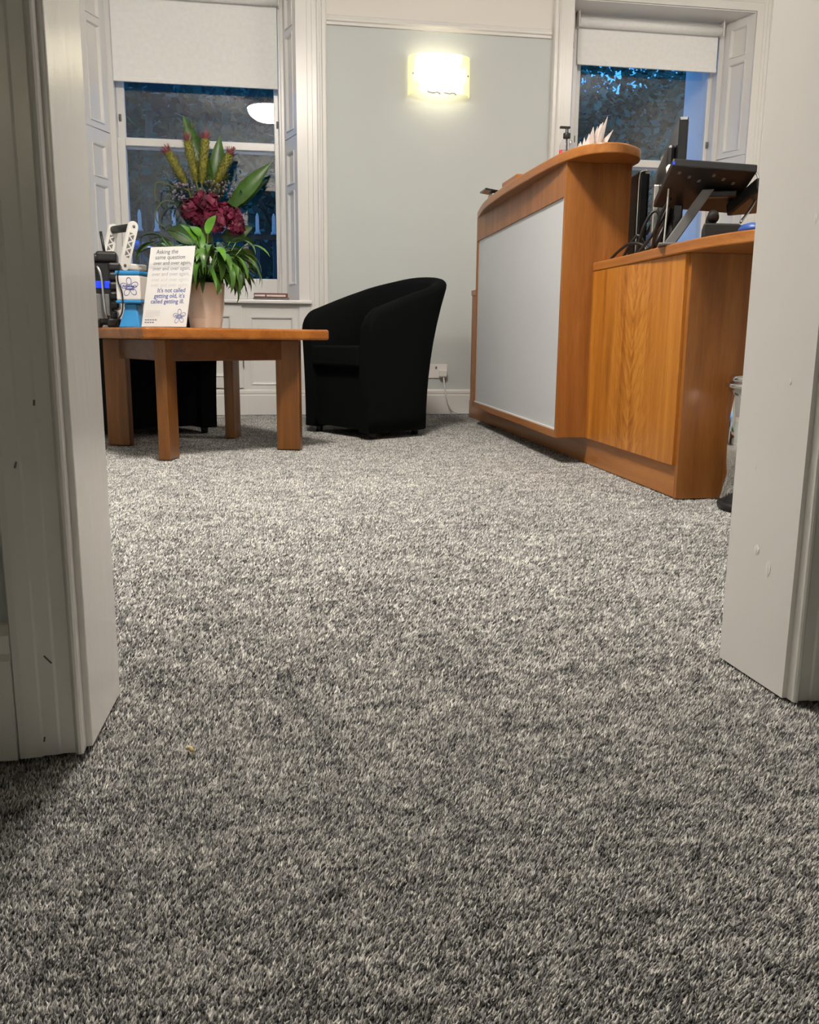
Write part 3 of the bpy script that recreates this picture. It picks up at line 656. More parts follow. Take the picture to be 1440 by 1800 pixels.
# ------------------------------------------------------------------ tub chairs
def make_chair(label, loc, rz):
    t = thing('tub_chair', label, 'chair', loc, rz, 'black tub chairs around the coffee table')
    def path(wd, yf, yb, r, n=10):
        p = [(wd, yf + (yb-r-yf)*v) for v in (0, .015, .035, .06, .09, .13, .18, .24, .32, .45, .6, .8, 1)]
        p += [(wd-r+r*math.cos(R(90)*i/n), yb-r+r*math.sin(R(90)*i/n)) for i in range(1, n+1)]
        m = [( (wd-r)*(1-i/4), yb) for i in range(1, 5)]
        half = p + m
        return half + [(-x, y) for x, y in reversed(half[:-1])]
    NB = path(0.262, -0.225, 0.215, 0.15); NT = path(0.315, -0.235, 0.345, 0.20)
    n = len(NB); th = 0.078
    def norm(P, i):
        a = Vector(P[max(i-1, 0)]); b = Vector(P[min(i+1, n-1)]); d = (b-a).normalized(); return Vector((-d.y, d.x))   # inward
    L = [0]
    for i in range(1, n): L.append(L[-1] + (Vector(NT[i])-Vector(NT[i-1])).length)
    secs = []
    for i in range(n):
        p = 1-abs(2*L[i]/L[-1]-1); d = min(L[i], L[-1]-L[i])
        h = 0.592 + 0.185*math.sin(min(1, p)*PI/2)**1.15
        rc = 0.07
        if d < rc: h -= rc*0.85*(1-math.sqrt(max(0, 1-(1-d/rc)**2)))
        outer = []; K = 8
        nb, ntv = norm(NB, i), norm(NT, i)
        def at(z, inn):
            u = max(0, (z-0.03)/(0.775-0.03)); fl = u**2.2
            b = Vector(NB[i])+nb*inn; tt = Vector(NT[i])+ntv*inn
            v = b*(1-fl)+tt*fl; return Vector((v.x, v.y, z))
        rr = th/2; sec = []
        for k in range(K+1): sec.append(at(0.03+(h-rr-0.03)*k/K, 0))
        for k in range(1, 8): a = PI*k/8; sec.append(at(h-rr+rr*math.sin(a), rr-rr*math.cos(a)))
        for k in range(K+1): sec.append(at(h-rr-(h-rr-0.03)*k/K, th))
        secs.append(sec)
    m = len(secs[0]); q = MB(); vs = [v for s_ in secs for v in s_]; fs = []
    for i in range(n-1):
        for k in range(m):
            k2 = (k+1) % m; fs.append((i*m+k, (i+1)*m+k, (i+1)*m+k2, i*m+k2))
    q.add(vs, fs, 0, True)
    q.add(secs[0], [tuple(range(m))]); q.add(secs[-1], [tuple(reversed(range(m)))])
    q.build('shell', M['black_fabric'], t, world=False)
    q = MB(); inb = [Vector(NB[i])+norm(NB, i)*(th-0.004) for i in range(n)]
    poly = [(v.x, v.y) for v in inb]; poly[0] = (poly[0][0], -0.235); poly[-1] = (poly[-1][0], -0.235)
    q.prism(poly, 0.335, 0.432); q.build('seat', M['black_fabric'], t, world=False, bevel=0.022, seg=4)
    q = MB(); q.box(-0.19, 0.19, -0.20, -0.17, 0.04, 0.336); q.build('front_panel', M['black_fabric'], t, world=False)
    for x, y in ((0.22, -0.17), (-0.22, -0.17), (0.17, 0.14), (-0.17, 0.14)):
        q = MB(); q.lathe([(0.016, 0), (0.02, 0.035)], 12, M=Matrix.Translation((x, y, 0))); q.build('foot', M['black_plastic'], t, world=False)
    return t
CH = make_chair('black tub chair right of the coffee table, turned towards it', (0.505, 4.375, 0), R(-58.5))
c2 = copy_tree(CH); c2['label'] = 'black tub chair behind the coffee table, mostly hidden by it'
c2.location = (-0.605, 4.475, 0); c2.rotation_euler = (0, 0, R(30))

# ------------------------------------------------------------------ things on the coffee table
def text_mesh(body, size, align='LEFT', offset=0.0, extrude=0.0):
    cu = bpy.data.curves.new('t', 'FONT'); cu.body = body; cu.size = size; cu.align_x = align; cu.space_line = 1.0
    cu.offset = offset; cu.extrude = extrude; cu.resolution_u = 3
    o = bpy.data.objects.new('t', cu); COL.objects.link(o)
    dg = bpy.context.evaluated_depsgraph_get(); me = bpy.data.meshes.new_from_object(o.evaluated_get(dg))
    vs = [v.co.copy() for v in me.vertices]; fs = [tuple(p.vertices) for p in me.polygons]
    bpy.data.objects.remove(o, do_unlink=True); bpy.data.curves.remove(cu); bpy.data.meshes.remove(me)
    return vs, fs
def add_text(mbb, body, x, z, size, mi, align='LEFT', y=0.0, offset=0.0, M_=None):
    vs, fs = text_mesh(body, size, align, offset)
    out = [Vector((x+v.x, y, z+v.y)) for v in vs]
    if M_: out = [M_ @ v for v in out]
    mbb.add(out, fs, mi)
def flower_logo(mbb, cx_, cz, r, mi, y=0.0, M_=None, wd=0.06):
    # five open petals drawn as outlines
    def ring(pc, rx, rz, ang, w_):
        n = 18; vs = []; fs = []
        for i in range(n):
            a = 2*PI*i/n
            for k in (1, 1-w_):
                x = rx*k*math.cos(a); z = rz*k*math.sin(a)
                v = Vector((cx_+pc[0]+x*math.cos(ang)-z*math.sin(ang), y, cz+pc[1]+x*math.sin(ang)+z*math.cos(ang)))
                vs.append(M_ @ v if M_ else v)
        for i in range(n):
            j = (i+1) % n; fs.append((2*i, 2*j, 2*j+1, 2*i+1))
        mbb.add(vs, fs, mi)
    for k in range(5):
        a = R(95+72*k); ring((0.62*r*math.cos(a), 0.62*r*math.sin(a)), 0.42*r, 0.30*r, a, 0.17 if k else 0.2)

# leaning poster in a clear holder
sg = thing('poster_holder', 'white text poster leaning in a clear holder at the front of the table', 'sign', tpt(0.068, -0.415, TZ) + Vector((-0.054, 0.035, 0)), R(-30))
ln = R(15); SW, SH = 0.205, 0.318
Ms = Matrix.Rotation(-ln, 4, 'X')
q = MB(); q.box(-SW/2, SW/2, 0.0022, 0.0040, 0.0, SH, M=Ms); q.box(-SW/2, SW/2, -0.0030, -0.0018, 0.0, SH-0.004, M=Ms); q.build('clear_panel', M['clear'], sg, world=False)
q = MB(); Mf = Matrix.Rotation(R(22), 4, 'X'); q.box(-SW/2, SW/2, 0.095, 0.098, 0.002, 0.22, M=Matrix.Translation((0, 0.045, 0)) @ Mf); q.build('back_prop', M['clear'], sg, world=False)
q = MB(); q.box(-SW/2+0.002, SW/2-0.002, -0.0012, 0.0012, 0.003, SH-0.006, M=Ms); pst = q.build('poster', M['paper'], sg, world=False)
q = MB(); T = Ms; yy = -0.0016
def tl(b, x, z, sz, mi, al='LEFT', off=0.0): add_text(q, b, x, z, sz, mi, al, yy, off, T)
z0 = SH-0.033; st = 0.0214
tl('Asking the', -0.072, z0, 0.0235, 0); tl('same question', -0.074, z0-st, 0.0235, 0); tl('over and over again,', -0.080, z0-2*st, 0.0208, 0)
tl('over and over again,', -0.080, z0-3*st, 0.0208, 2); tl('over and over again,', -0.081, z0-4*st, 0.0208, 3)
tl('over and over again,', -0.081, z0-5*st, 0.0208, 4); tl('over and over again.', -0.081, z0-6*st, 0.0208, 5)
zb = SH*0.425
for k, b in enumerate(("It's not called", 'getting old, it\'s', 'called getting ill.')): tl(b, 0.080, zb-k*st, 0.0235, 1, 'RIGHT', 0.0003)
for k in range(5):
    z = 0.062-0.0058*k; 
    for j in range(7):
        x0 = -0.088+j*0.0095; 
        if k == 4 and j > 3: continue
        vs = [T @ Vector(p) for p in ((x0, yy, z), (x0+0.0075, yy, z), (x0+0.0075, yy, z+0.0024), (x0, yy, z+0.0024))]; q.add(vs, [(0, 1, 2, 3)], 4)
for k, z in enumerate((0.0262, 0.0165)):
    for j in range(5 if k == 0 else 4):
        x0 = -0.088+j*0.0112; vs = [T @ Vector(p) for p in ((x0, yy, z), (x0+0.0088, yy, z), (x0+0.0088, yy, z+0.0048), (x0, yy, z+0.0048))]; q.add(vs, [(0, 1, 2, 3)], 2)
qe = MB(); flower_logo(qe, 0.066, 0.042, 0.028, 0, yy, T); qe.build('flower_emblem', M['ink_blue'], pst, world=False)
add_text(q, "Alzheimer's", 0.067, 0.042, 0.0090, 1, 'CENTER', yy-0.0002, 0.0002, T); add_text(q, 'Society', 0.067, 0.0345, 0.0090, 1, 'CENTER', yy-0.0002, 0.0002, T)
q.build('printed_text', [M['ink_dark'], M['ink_blue'], M['ink_mid'], M['ink_pale'], M['ink_faint'], M['ink_faint']], pst, world=False)

# peace lily in its pot
def leaf(mbb, base, az, L, W, up, droop, mi=0, twist=0.0, seg=7, fold=0.25):
    """strap or lance leaf: starts at elevation `up`, bends down by `droop` along its length"""
    p = Vector(base); d = Vector((math.cos(az), math.sin(az), 0)); side0 = Vector((-math.sin(az), math.cos(az), 0))
    vs = []; fs = []
    for i in range(seg+1):
        t = i/seg; el = up - droop*t
        if i: p = p + (d*math.cos(el) + Vector((0,0,1))*math.sin(el))*(L/seg)
        wv = W*(math.sin(PI*min(1, (t*0.93+0.05)**0.8))**0.9 if t < 0.98 else 0.02)
        nrm = (-d*math.sin(el) + Vector((0,0,1))*math.cos(el)); tw = twist*t
        sd = side0*math.cos(tw) + nrm*math.sin(tw); nn = nrm*math.cos(tw) - side0*math.sin(tw)
        vs += [p - sd*wv + nn*wv*fold, p.copy(), p + sd*wv + nn*wv*fold]
    for i in range(seg):
        a = i*3; fs += [(a, a+1, a+4, a+3), (a+1, a+2, a+5, a+4)]
    mbb.add(vs, fs, mi, True)
PT = tpt(0.07, 0.03, TZ)
PT = Vector((-0.262, 3.83, TZ))
lily = thing('potted_peace_lily', 'green drooping peace lily in a pearly beige pot on the coffee table', 'plant', PT)
q = MB(); q.lathe([(0.0, 0.0), (0.062, 0.0), (0.066, 0.006), (0.078, 0.10), (0.082, 0.178), (0.0835, 0.184), (0.081, 0.187), (0.077, 0.184), (0.075, 0.155), (0.0, 0.155)], 40); q.build('pot', M['pot'], lily, world=False)
q = MB(); q.lathe([(0.0745, 0.150), (0.07, 0.157), (0.03, 0.162), (0.0, 0.163)], 24); q.build('soil', M['soil'], lily, world=False)
rnd = random.Random(3)
q = MB(); qs = MB()
for i in range(150):
    az = rnd.uniform(0, 2*PI); el = rnd.uniform(0.9, 1.5); h = rnd.uniform(0.05, 0.24)
    if math.sin(az) < -0.5: h *= 0.75
    b = Vector((0.045*math.cos(az)*rnd.random(), 0.045*math.sin(az)*rnd.random(), 0.16))
    k = rnd.uniform(0.25, 0.8)
    tip = b + Vector((math.cos(az)*h*k, math.sin(az)*h*k, h*0.85))
    qs.tube([b, b.lerp(tip, 0.5)+Vector((0,0,0.012)), tip], 0.002, 5)
    L = rnd.uniform(0.10, 0.19)
    leaf(q, tip, az+rnd.uniform(-.4, .4), L, rnd.uniform(0.012, 0.023), rnd.uniform(-0.1, 0.7), rnd.uniform(1.1, 2.3), 1 if rnd.random() < 0.25 else 0, rnd.uniform(-.5, .5))
for az, h, L, up in ((2.3, .20, .13, 1.0), (1.8, .17, .12, 1.2), (2.8, .19, .13, .8), (1.2, .23, .12, 1.2), (2.0, .22, .10, .9)):
    b = Vector((0, 0, .16)); tip = b + Vector((math.cos(az)*.05, math.sin(az)*.05, h)); qs.tube([b, tip], .002, 5); leaf(q, tip, az, L, .022, up, .7, 1)
for az in (-0.25, 0.05, 0.35, -0.55, 0.6, -0.9):
    b = Vector((0.03, 0, .16)); tip = b + Vector((math.cos(az)*.075, math.sin(az)*.075, .11+rnd.uniform(0,.04))); qs.tube([b, b.lerp(tip,.5)+Vector((0,0,.015)), tip], .002, 5)
    leaf(q, tip, az, rnd.uniform(.16, .22), .014, .35, 2.0, 0, .3, 9)
q.build('leaves', [M['leaf'], M['leaf_bright']], lily, world=False); qs.build('stalks', M['leaf'], lily, world=False)

# tall artificial flower arrangement in a vase on the window sill
FB = Vector((-0.33, 5.565, ZS))
fa = thing('flower_arrangement', 'tall arrangement of spiky protea, burgundy hydrangea and large leaves before the left window', 'flower arrangement', FB)
q = MB(); q.lathe([(0.0, 0.0), (0.055, 0.0), (0.060, 0.01), (0.068, 0.12), (0.062, 0.22), (0.066, 0.25), (0.058, 0.25), (0.054, 0.22), (0.0, 0.21)], 32); q.build('vase', M['white_plastic'], fa, world=False)
SX = 0.00326                             # scale of the flower sketch grid, metres per unit
def fp(u, v, dy=0.0): return Vector((SX*(u-355)-0.0332, dy, 0.8847-0.003175*(v-253)+0.000135*(u-355)))
def lance(name, base, tip, W, mat, dy=0.0, lean=0.0, fold=0.22):
    q = MB(); a, b = fp(*base, dy), fp(*tip, dy-lean); d = (b-a); L = d.length; d.normalize(); sd = d.cross(Vector((0,-1,0))).normalized(); nn = Vector((0,-1,0))
    vs = []; fs = []; seg = 12
    for i in range(seg+1):
        t = i/seg; w_ = W*(math.sin(PI*(0.06+0.94*t)**0.85))**0.85 if t < 1 else 0.0015
        p = a + d*L*t + nn*(0.02*math.sin(PI*t))
        vs += [p-sd*w_-nn*(-w_*fold), p-sd*w_*.5+nn*0.0, p, p+sd*w_*.5, p+sd*w_-nn*(-w_*fold)]
    for i in range(seg):
        for k in range(4): fs.append((i*5+k, i*5+k+1, i*5+5+k+1, i*5+5+k))
    q.add(vs, fs, 0, True); return q.build(name, mat, fa, world=False)
lance('leaf', (368, 330), (322, 199), 0.052, M['leaf'], 0.02); lance('leaf', (372, 345), (386, 234), 0.050, M['leaf'], 0.03)
lance('leaf', (398, 366), (477, 286), 0.046, M['leaf'], -0.02, 0.02); lance('leaf', (395, 372), (470, 312), 0.030, M['leaf_dark'], 0.03)
lance('leaf', (372, 350), (398, 300), 0.035, M['leaf_dark'], 0.05); lance('leaf', (345, 420), (285, 402), 0.055, M['leaf_dark'], -0.02); lance('leaf', (385, 420), (440, 400), 0.05, M['leaf_dark'], 0.0)
lance('leaf', (352, 400), (300, 345), 0.05, M['leaf_teal'], 0.05); lance('leaf', (380, 360), (415, 385), 0.05, M['leaf_dark'], 0.04)
rf = random.Random(11)
def ball(mbb, c, r, mi, n=8, sq=1.0):
    pr = [(r*math.sin(PI*i/6), -r*sq*math.cos(PI*i/6)) for i in range(7)]; pr[0] = (0, pr[0][1]); pr[-1] = (0, pr[-1][1])
    mbb.lathe(pr, n, mi, Matrix.Translation(c))
def spike(base, tip, dy, lean=0.0):
    a, b = fp(*base, dy), fp(*tip, dy-lean); d = (b-a).normalized()
    q = MB(); q.tube([fp(360, 430), a, a.lerp(b, .12)], 0.006, 6); st_ = q.build('stem', M['stem'], fa, world=False)
    rot = Vector((0,0,1)).rotation_difference(d).to_matrix().to_4x4(); L = (b-a).length
    q = MB(); q.lathe([(0.0, 0), (0.013, 0.01), (0.022, L*.3), (0.026, L*.7), (0.023, L*.93), (0, L*.96)], 12, M=Matrix.Translation(a) @ rot)
    n = 150
    for i in range(n):
        t = 0.05+0.88*i/n; ang = i*2.39996; r = 0.021+0.008*math.sin(PI*min(1, t*1.1))
        c = Matrix.Translation(a) @ rot @ Vector((r*math.cos(ang), r*math.sin(ang), L*t)); out = (rot.to_3x3() @ Vector((math.cos(ang), math.sin(ang), 1.1))).normalized()
        sd = out.cross(d).normalized()*0.0055
        q.add([c-sd, c+sd, c+out*0.018+sd*.3], [(0, 1, 2)])
    q.build('flower_spike', M['protea'], fa, world=False)
    q = MB(); c0 = b
    for i in range(26):
        ang = i*2.39996; el = rf.uniform(0.5, 1.45); o = rot.to_3x3() @ Vector((math.cos(ang)*math.cos(el), math.sin(ang)*math.cos(el), math.sin(el)))
        s_ = o.cross(d).normalized()*0.006; c = c0 - d*0.03 + o*0.012; q.add([c-s_, c+s_, c+o*0.048+s_*.5, c+o*0.055-s_*.3], [(0, 1, 2, 3)])
    q.build('flower_tip', M['pink'], fa, world=False)
spike((325, 325), (293, 263), -0.03); spike((343, 322), (329, 243), -0.04); spike((352, 325), (362, 241), -0.05, 0.01); spike((376, 325), (406, 268), -0.04, 0.02)
def hydrangea(px, py, r, dy, n=60):
    c = fp(px, py, dy); q = MB(); ball(q, c, r*0.6, 0, 10)
    for i in range(n):
        z = 1-2*(i+.5)/n; a = i*2.39996; o = Vector((math.sqrt(1-z*z)*math.cos(a), math.sqrt(1-z*z)*math.sin(a), z)); p = c+o*r*rf.uniform(.62, 1.02); o = (o + Vector((rf.uniform(-.5,.5), rf.uniform(-.5,.5), rf.uniform(-.5,.5)))).normalized()
        u = o.orthogonal().normalized(); v = o.cross(u); ph = rf.uniform(0, PI)
        for k in range(4):
            b = ph+k*PI/2; e = u*math.cos(b)+v*math.sin(b); f = u*math.cos(b+.8)+v*math.sin(b+.8); g = u*math.cos(b-.8)+v*math.sin(b-.8); s_ = r*0.36+0.006
            q.add([p, p+g*s_*.7+o*s_*.15, p+e*s_+o*s_*.3, p+f*s_*.7+o*s_*.15], [(0, 1, 2, 3)])
    q.build('hydrangea_head', M['burgundy'], fa, world=False)
hydrangea(365, 362, 0.062, -0.10); hydrangea(374, 392, 0.066, -0.12); hydrangea(330, 368, 0.055, -0.07); hydrangea(408, 385, 0.052, -0.08); hydrangea(412, 402, 0.046, -0.08); hydrangea(345, 385, 0.042, -0.06); hydrangea(352, 352, 0.045, -0.06); hydrangea(392, 372, 0.045, -0.05)
q = MB()
for i in range(150):
    t = rf.random(); px = 300+rf.random()*105; py = 352-abs(px-355)*0.05-rf.random()*34; ball(q, fp(px, py, rf.uniform(-.08, .03)), rf.uniform(.004, .010), 0, 6)
q.build('filler_buds', M['lilac'], fa, world=False)['kind'] = 'stuff'
q = MB()
for i in range(230):
    px = 283+rf.random()*145; py = 300+rf.random()*105; b = fp(px, py, rf.uniform(-.03, .06)); az = rf.uniform(0, 2*PI); leaf(q, b, az, rf.uniform(.04, .10), .006, rf.uniform(.2, 1.3), .8, 0, .4, 4)
q.build('filler_foliage', M['leaf_teal'], fa, world=False)['kind'] = 'stuff'
for px, py in ((372, 326), (328, 337), (381, 332)):
    q = MB(); c = fp(px, py, -.08)
    for k in range(5): leaf(q, c, k*1.256, .03, .008, .7, .4, 0)
    q.build('small_flower', M['cream'], fa, world=False)
for pts in ([(345,345),(300,325),(272,318),(268,345),(274,352)], [(340,375),(290,350),(270,365),(268,385),(283,398)], [(360,335),(298,330),(296,345)], [(372,345),(383,320),(402,303)], [(345,212),(338,222),(336,208)]):
    q = MB(); q.tube(spline([fp(x, y, 0.0) for x, y in pts], 5), 0.004, 5); q.build('curling_stem', M['stem'], fa, world=False)
q = MB(); q.tube([(0,0,0.2), fp(356, 400), fp(356, 340)], 0.03, 8)
q.build('stem_bunch', M['stem'], fa, world=False)

# rugged site radio, seen end-on
rd = thing('site_radio', 'black rugged radio with a blue display and aerial on the left of the table', 'radio', tpt(-0.372, -0.075, TZ), R(6))
q = MB(); q.box(-0.075, 0.032, -0.065, 0.055, 0.012, 0.265); q.build('body', M['black_plastic'], rd, world=False, bevel=0.012, seg=3)
for sx in (-0.080, 0.000):
    q = MB(); q.box(sx, sx+0.055, -0.078, 0.06, 0.0, 0.04); q.build('foot_bar', M['black_plastic'], rd, world=False, bevel=0.01)
for x0_, x1_, za, zb_ in ((-0.088, -0.020, 0.262, 0.294), (-0.030, 0.052, 0.262, 0.304), (-0.088, -0.066, 0.235, 0.27)):
    q = MB(); q.box(x0_, x1_, -0.080, 0.065, za, zb_); q.build('top_guard', M['black_plastic'], rd, world=False, bevel=0.012, seg=3)
for k in range(6):
    q = MB(); q.box(0.016, 0.058-0.003*(5-k)+0.006*(k % 2), -0.078, 0.058, 0.036+0.0385*k, 0.068+0.0385*k); q.build('side_guard', M['black_plastic'], rd, world=False, bevel=0.009)
q = MB(); q.tube(spline([(-0.030, -0.068, 0.245), (-0.022, -0.090, 0.238), (-0.010, -0.094, 0.20), (-0.006, -0.094, 0.12), (0.0, -0.092, 0.055), (0.008, -0.072, 0.045)], 4), 0.005, 8); q.build('carry_bar', M['silver'], rd, world=False)
for x in (-0.026, 0.008):
    q = MB(); q.box(x-0.010, x+0.013, -0.071, -0.0645, 0.158, 0.186); q.build('display', M['led'], rd, world=False, bevel=0.003)
q = MB(); q.box(-0.040, 0.014, -0.070, -0.064, 0.035, 0.135); q.build('trim_plate', M['grey_plastic'], rd, world=False, bevel=0.008)
q = MB(); q.tube([(0.0, 0.04, 0.295), (-0.013, 0.05, 0.392)], 0.0058, 8); q.build('aerial', M['black_plastic'], rd, world=False)

# white portable case with a raised carrying handle
cs = thing('portable_case', 'white boxy case with a raised white handle, between the radio and the poster', 'case', Vector((-0.615, 4.03, TZ)), R(40))
q = MB(); q.box(-0.070, 0.080, -0.040, 0.090, 0.0, 0.245); q.build('body', M['white_plastic'], cs, world=False, bevel=0.006)
q = MB(); q.box(-0.076, 0.086, -0.046, 0.096, 0.245, 0.272); q.build('lid', M['white_plastic'], cs, world=False, bevel=0.006)
def arm(y, dy=0.012):
    q = MB(); a, b = Vector((-0.030, y, 0.262)), Vector((0.022, y, 0.425)); d = (b-a).normalized(); s_ = Vector((d.z, 0, -d.x))
    wv = 0.022; outl = []
    for k in range(9): th_ = PI*k/8; outl.append(b + s_*wv*math.cos(th_) + d*wv*math.sin(th_))
    for k in range(9): th_ = PI*k/8; outl.append(a - s_*wv*math.cos(th_) - d*wv*math.sin(th_))
    n = len(outl); vs = [v+Vector((0,-dy/2,0)) for v in outl]+[v+Vector((0,dy/2,0)) for v in outl]
    q.add(vs, [tuple(range(n)), tuple(range(2*n-1, n-1, -1))]+[(i, (i+1) % n, n+(i+1) % n, n+i) for i in range(n)])
    o = q.build('handle_arm', M['white_plastic'], cs, world=False)
    q = MB()
    # cut-out lattice: dark recess with white zigzag web
    rec = [a+d*0.035-s_*0.011, a+d*0.035+s_*0.011, b-d*0.03+s_*0.011, b-d*0.03-s_*0.011]
    yy_ = -dy/2-0.0006
    q.add([v+Vector((0,yy_,0)) for v in rec], [(0,1,2,3)], 0)
    nz_ = 7; L = (b-a).length-0.065
    for k in range(nz_):
        p0 = a+d*(0.035+L*k/nz_)+s_*(0.011 if k % 2 else -0.011); p1 = a+d*(0.035+L*(k+1)/nz_)-s_*(0.011 if k % 2 else -0.011); e = d*0.0035
        q.add([v+Vector((0,yy_-0.0008,0)) for v in (p0-e, p1-e, p1+e, p0+e)], [(0,1,2,3)], 1)
    for c in (a, b):
        q.lathe([(0.0, 0), (0.006, 0), (0.006, 0.003), (0, 0.003)], 10, 0, Matrix.Translation(c+Vector((0, yy_, 0))) @ Matrix.Rotation(R(90), 4, 'X'))
    q.build('lattice', [M['grey_plastic'], M['white_plastic']], o, world=False)
arm(-0.054); arm(0.103)
q = MB(); q.tube([(0.020, -0.048, 0.422), (0.020, 0.097, 0.422)], 0.016, 14); q.build('grip', M['black_plastic'], cs, world=False)

# blue charity collecting tin
tn = thing('collecting_tin', 'blue charity collecting tin with a white flower label beside the radio', 'tin', tpt(-0.215, -0.165, TZ), R(-14))
q = MB(); q.box(-0.050, 0.050, -0.050, 0.050, 0.106, 0.205); q.build('tin_body', M['paper'], tn, world=False, bevel=0.008, seg=3)
q = MB(); q.box(-0.052, 0.052, -0.052, 0.052, 0.2045, 0.222); q.build('lid', M['blue_plastic'], tn, world=False, bevel=0.006)
q = MB(); q.box(-0.052, 0.052, -0.052, 0.052, 0.095, 0.108); q.build('collar', M['blue_plastic'], tn, world=False, bevel=0.005)
q = MB(); a = [(-0.046, -0.045), (0.046, -0.045), (0.046, 0.045), (-0.046, 0.045)]
lv = [(0.094, 0.60, 0.8), (0.075, 0.58, 0.72), (0.05, 0.70, 0.9), (0.0, 1.0, 1.2)]
vs = [Vector((x*sx, y*sy, z)) for z, sx, sy in lv for x, y in a]; fs = [(0,1,2,3), (15,14,13,12)]
for k in range(3):
    for i in range(4): fs.append((k*4+i, k*4+(i+1) % 4, k*4+4+(i+1) % 4, k*4+4+i))
q.add(vs, fs); q.build('foot', M['blue_plastic'], tn, world=False, bevel=0.006, seg=3)
q = MB(); flower_logo(q, 0.008, 0.158, 0.037, 0, -0.0506, None); q.build('flower_emblem', M['ink_blue'], tn, world=False)
q = MB(); add_text(q, "Alzheimer's", 0.008, 0.158, 0.0125, 0, 'CENTER', -0.0508, 0.0004); add_text(q, 'Society', 0.008, 0.147, 0.0125, 0, 'CENTER', -0.0508, 0.0004)
q.build('printed_label', M['ink_blue'], tn, world=False)
q = MB(); q.tube(spline([(-0.030, -0.02, 0.223), (-0.034, -0.056, 0.215), (-0.036, -0.056, 0.18), (-0.022, -0.0545, 0.13), (-0.027, -0.0545, 0.06), (-0.056, -0.05, 0.02), (-0.062, -0.02, 0.006)], 6), 0.0032, 7); q.build('cord', M['black_plastic'], tn, world=False)

# red-brown box on the sill
bx = thing('flat_case', 'flat red-brown case lying on the window sill above the chair', 'case', (0.018, 5.53, ZS))
q = MB(); q.box(-0.108, 0.108, -0.05, 0.05, 0.0, 0.016); q.build('base', M['mark'], bx, world=False, bevel=0.003)
q = MB(); q.box(-0.104, 0.100, -0.052, 0.045, 0.0165, 0.042); q.build('lid', M['redbrown'], bx, world=False, bevel=0.004)
q = MB(); q.box(-0.10, -0.036, -0.0535, -0.0515, 0.021, 0.032); q.build('edge_strip', M['pinkfilm'], bx, world=False)
q = MB(); q.box(-0.028, 0.086, -0.0535, -0.0515, 0.021, 0.032); q.build('edge_strip', M['pinkfilm'], bx, world=False)

# ------------------------------------------------------------------ things on the desk
CTZ = 1.138
hs = thing('sanitiser_bottle', 'clear pump bottle of hand gel on the raised counter', 'bottle', (1.215, 3.62, CTZ))
q = MB(); q.lathe([(0.0, 0.0), (0.027, 0.0), (0.029, 0.004), (0.029, 0.105), (0.024, 0.126), (0.012, 0.136), (0.012, 0.142), (0, 0.142)], 24); q.build('bottle', M['gel'], hs, world=False)
q = MB(); q.lathe([(0.0, 0.004), (0.025, 0.004), (0.025, 0.09), (0.0, 0.091)], 20); q.build('gel_fill', M['gel'], hs, world=False)
q = MB(); q.lathe([(0.0, 0.137), (0.015, 0.137), (0.015, 0.156), (0.007, 0.159), (0.006, 0.176), (0, 0.176)], 16); q.box(-0.030, 0.012, -0.007, 0.007, 0.174, 0.182); q.tube([(0, 0, 0.137), (0.002, 0, 0.08), (0.0, 0, 0.03)], 0.004, 6); q.build('pump', M['black_plastic'], hs, world=False, bevel=0.001)
for A0, n_, st_, zt_ in ((-40, 8, 8, .10), (172, 8, 6, .09)):
    q2 = MB()
    for i in range(n_):
        a0, a1 = R(A0+st_*i), R(A0+st_*(i+1)); q2.add([(0.0295*math.cos(a0), 0.0295*math.sin(a0), .02), (0.0295*math.cos(a1), 0.0295*math.sin(a1), .02), (0.0295*math.cos(a1), 0.0295*math.sin(a1), zt_), (0.0295*math.cos(a0), 0.0295*math.sin(a0), zt_)], [(0,1,2,3)])
    q2.build('label_stripe', M['red'], hs, world=False)
lf = thing('strip_bundle', 'bunch of pale pinkish pointed strips fanning up from the raised counter', 'decoration', (1.235, 3.36, CTZ))
q = MB(); q.lathe([(0.0, 0), (0.03, 0), (0.034, 0.03), (0.03, 0.032), (0, 0.03)], 16); q.build('holder', M['white_plastic'], lf, world=False)
rl = random.Random(5)
for (dx, hgt, ln_) in ((0.050, .150, .035), (0.040, .128, .025), (0.028, .122, .02), (0.018, .118, .022), (0.005, .108, .022), (-.006, .094, .018), (-.018, .102, .028), (-.030, .080, .02), (-.042, .072, .022), (-.055, .058, .03), (0.062, .10, .05), (-.066, .045, .03)):
    q = MB(); y = rl.uniform(-.02, .02); wv = rl.uniform(.008, .013); b = dx*0.45
    q.prism([(b-wv, 0.0), (b+wv, 0.0), (dx*.8+wv*.9, hgt*.6), (dx+ln_*.35, hgt), (dx*.8-wv*.9, hgt*.6)], -0.0012, 0.0012, M=Matrix.Translation((0, y, 0.02)) @ Matrix.Rotation(R(90), 4, 'X') @ Matrix.Rotation(rl.uniform(-.5, .5), 4, 'Y'))
    q.build('strip', M['pinkfilm'], lf, world=False)
q = MB(); q.box(-0.06, 0.06, -0.12, 0.12, 0, 0.045); o = q.build('wooden_box', M['veneer_y'], None, loc=None); o.location = (1.145, 4.02, CTZ); o.modifiers.new('bevel', 'BEVEL').width = 0.004
tag(o, 'small red-brown wooden box towards the far end of the raised counter', 'box')
tl_ = thing('tablet', 'thin black tablet tilted on the far end of the raised counter', 'tablet', (1.135, 4.36, CTZ))
q = MB(); q.box(-0.09, 0.06, -0.06, 0.06, 0.0, 0.008, M=Matrix.Translation((0, 0, 0.028)) @ Matrix.Rotation(R(8), 4, 'Y') ); q.build('screen_slab', M['black_gloss'], tl_, world=False, bevel=0.002)
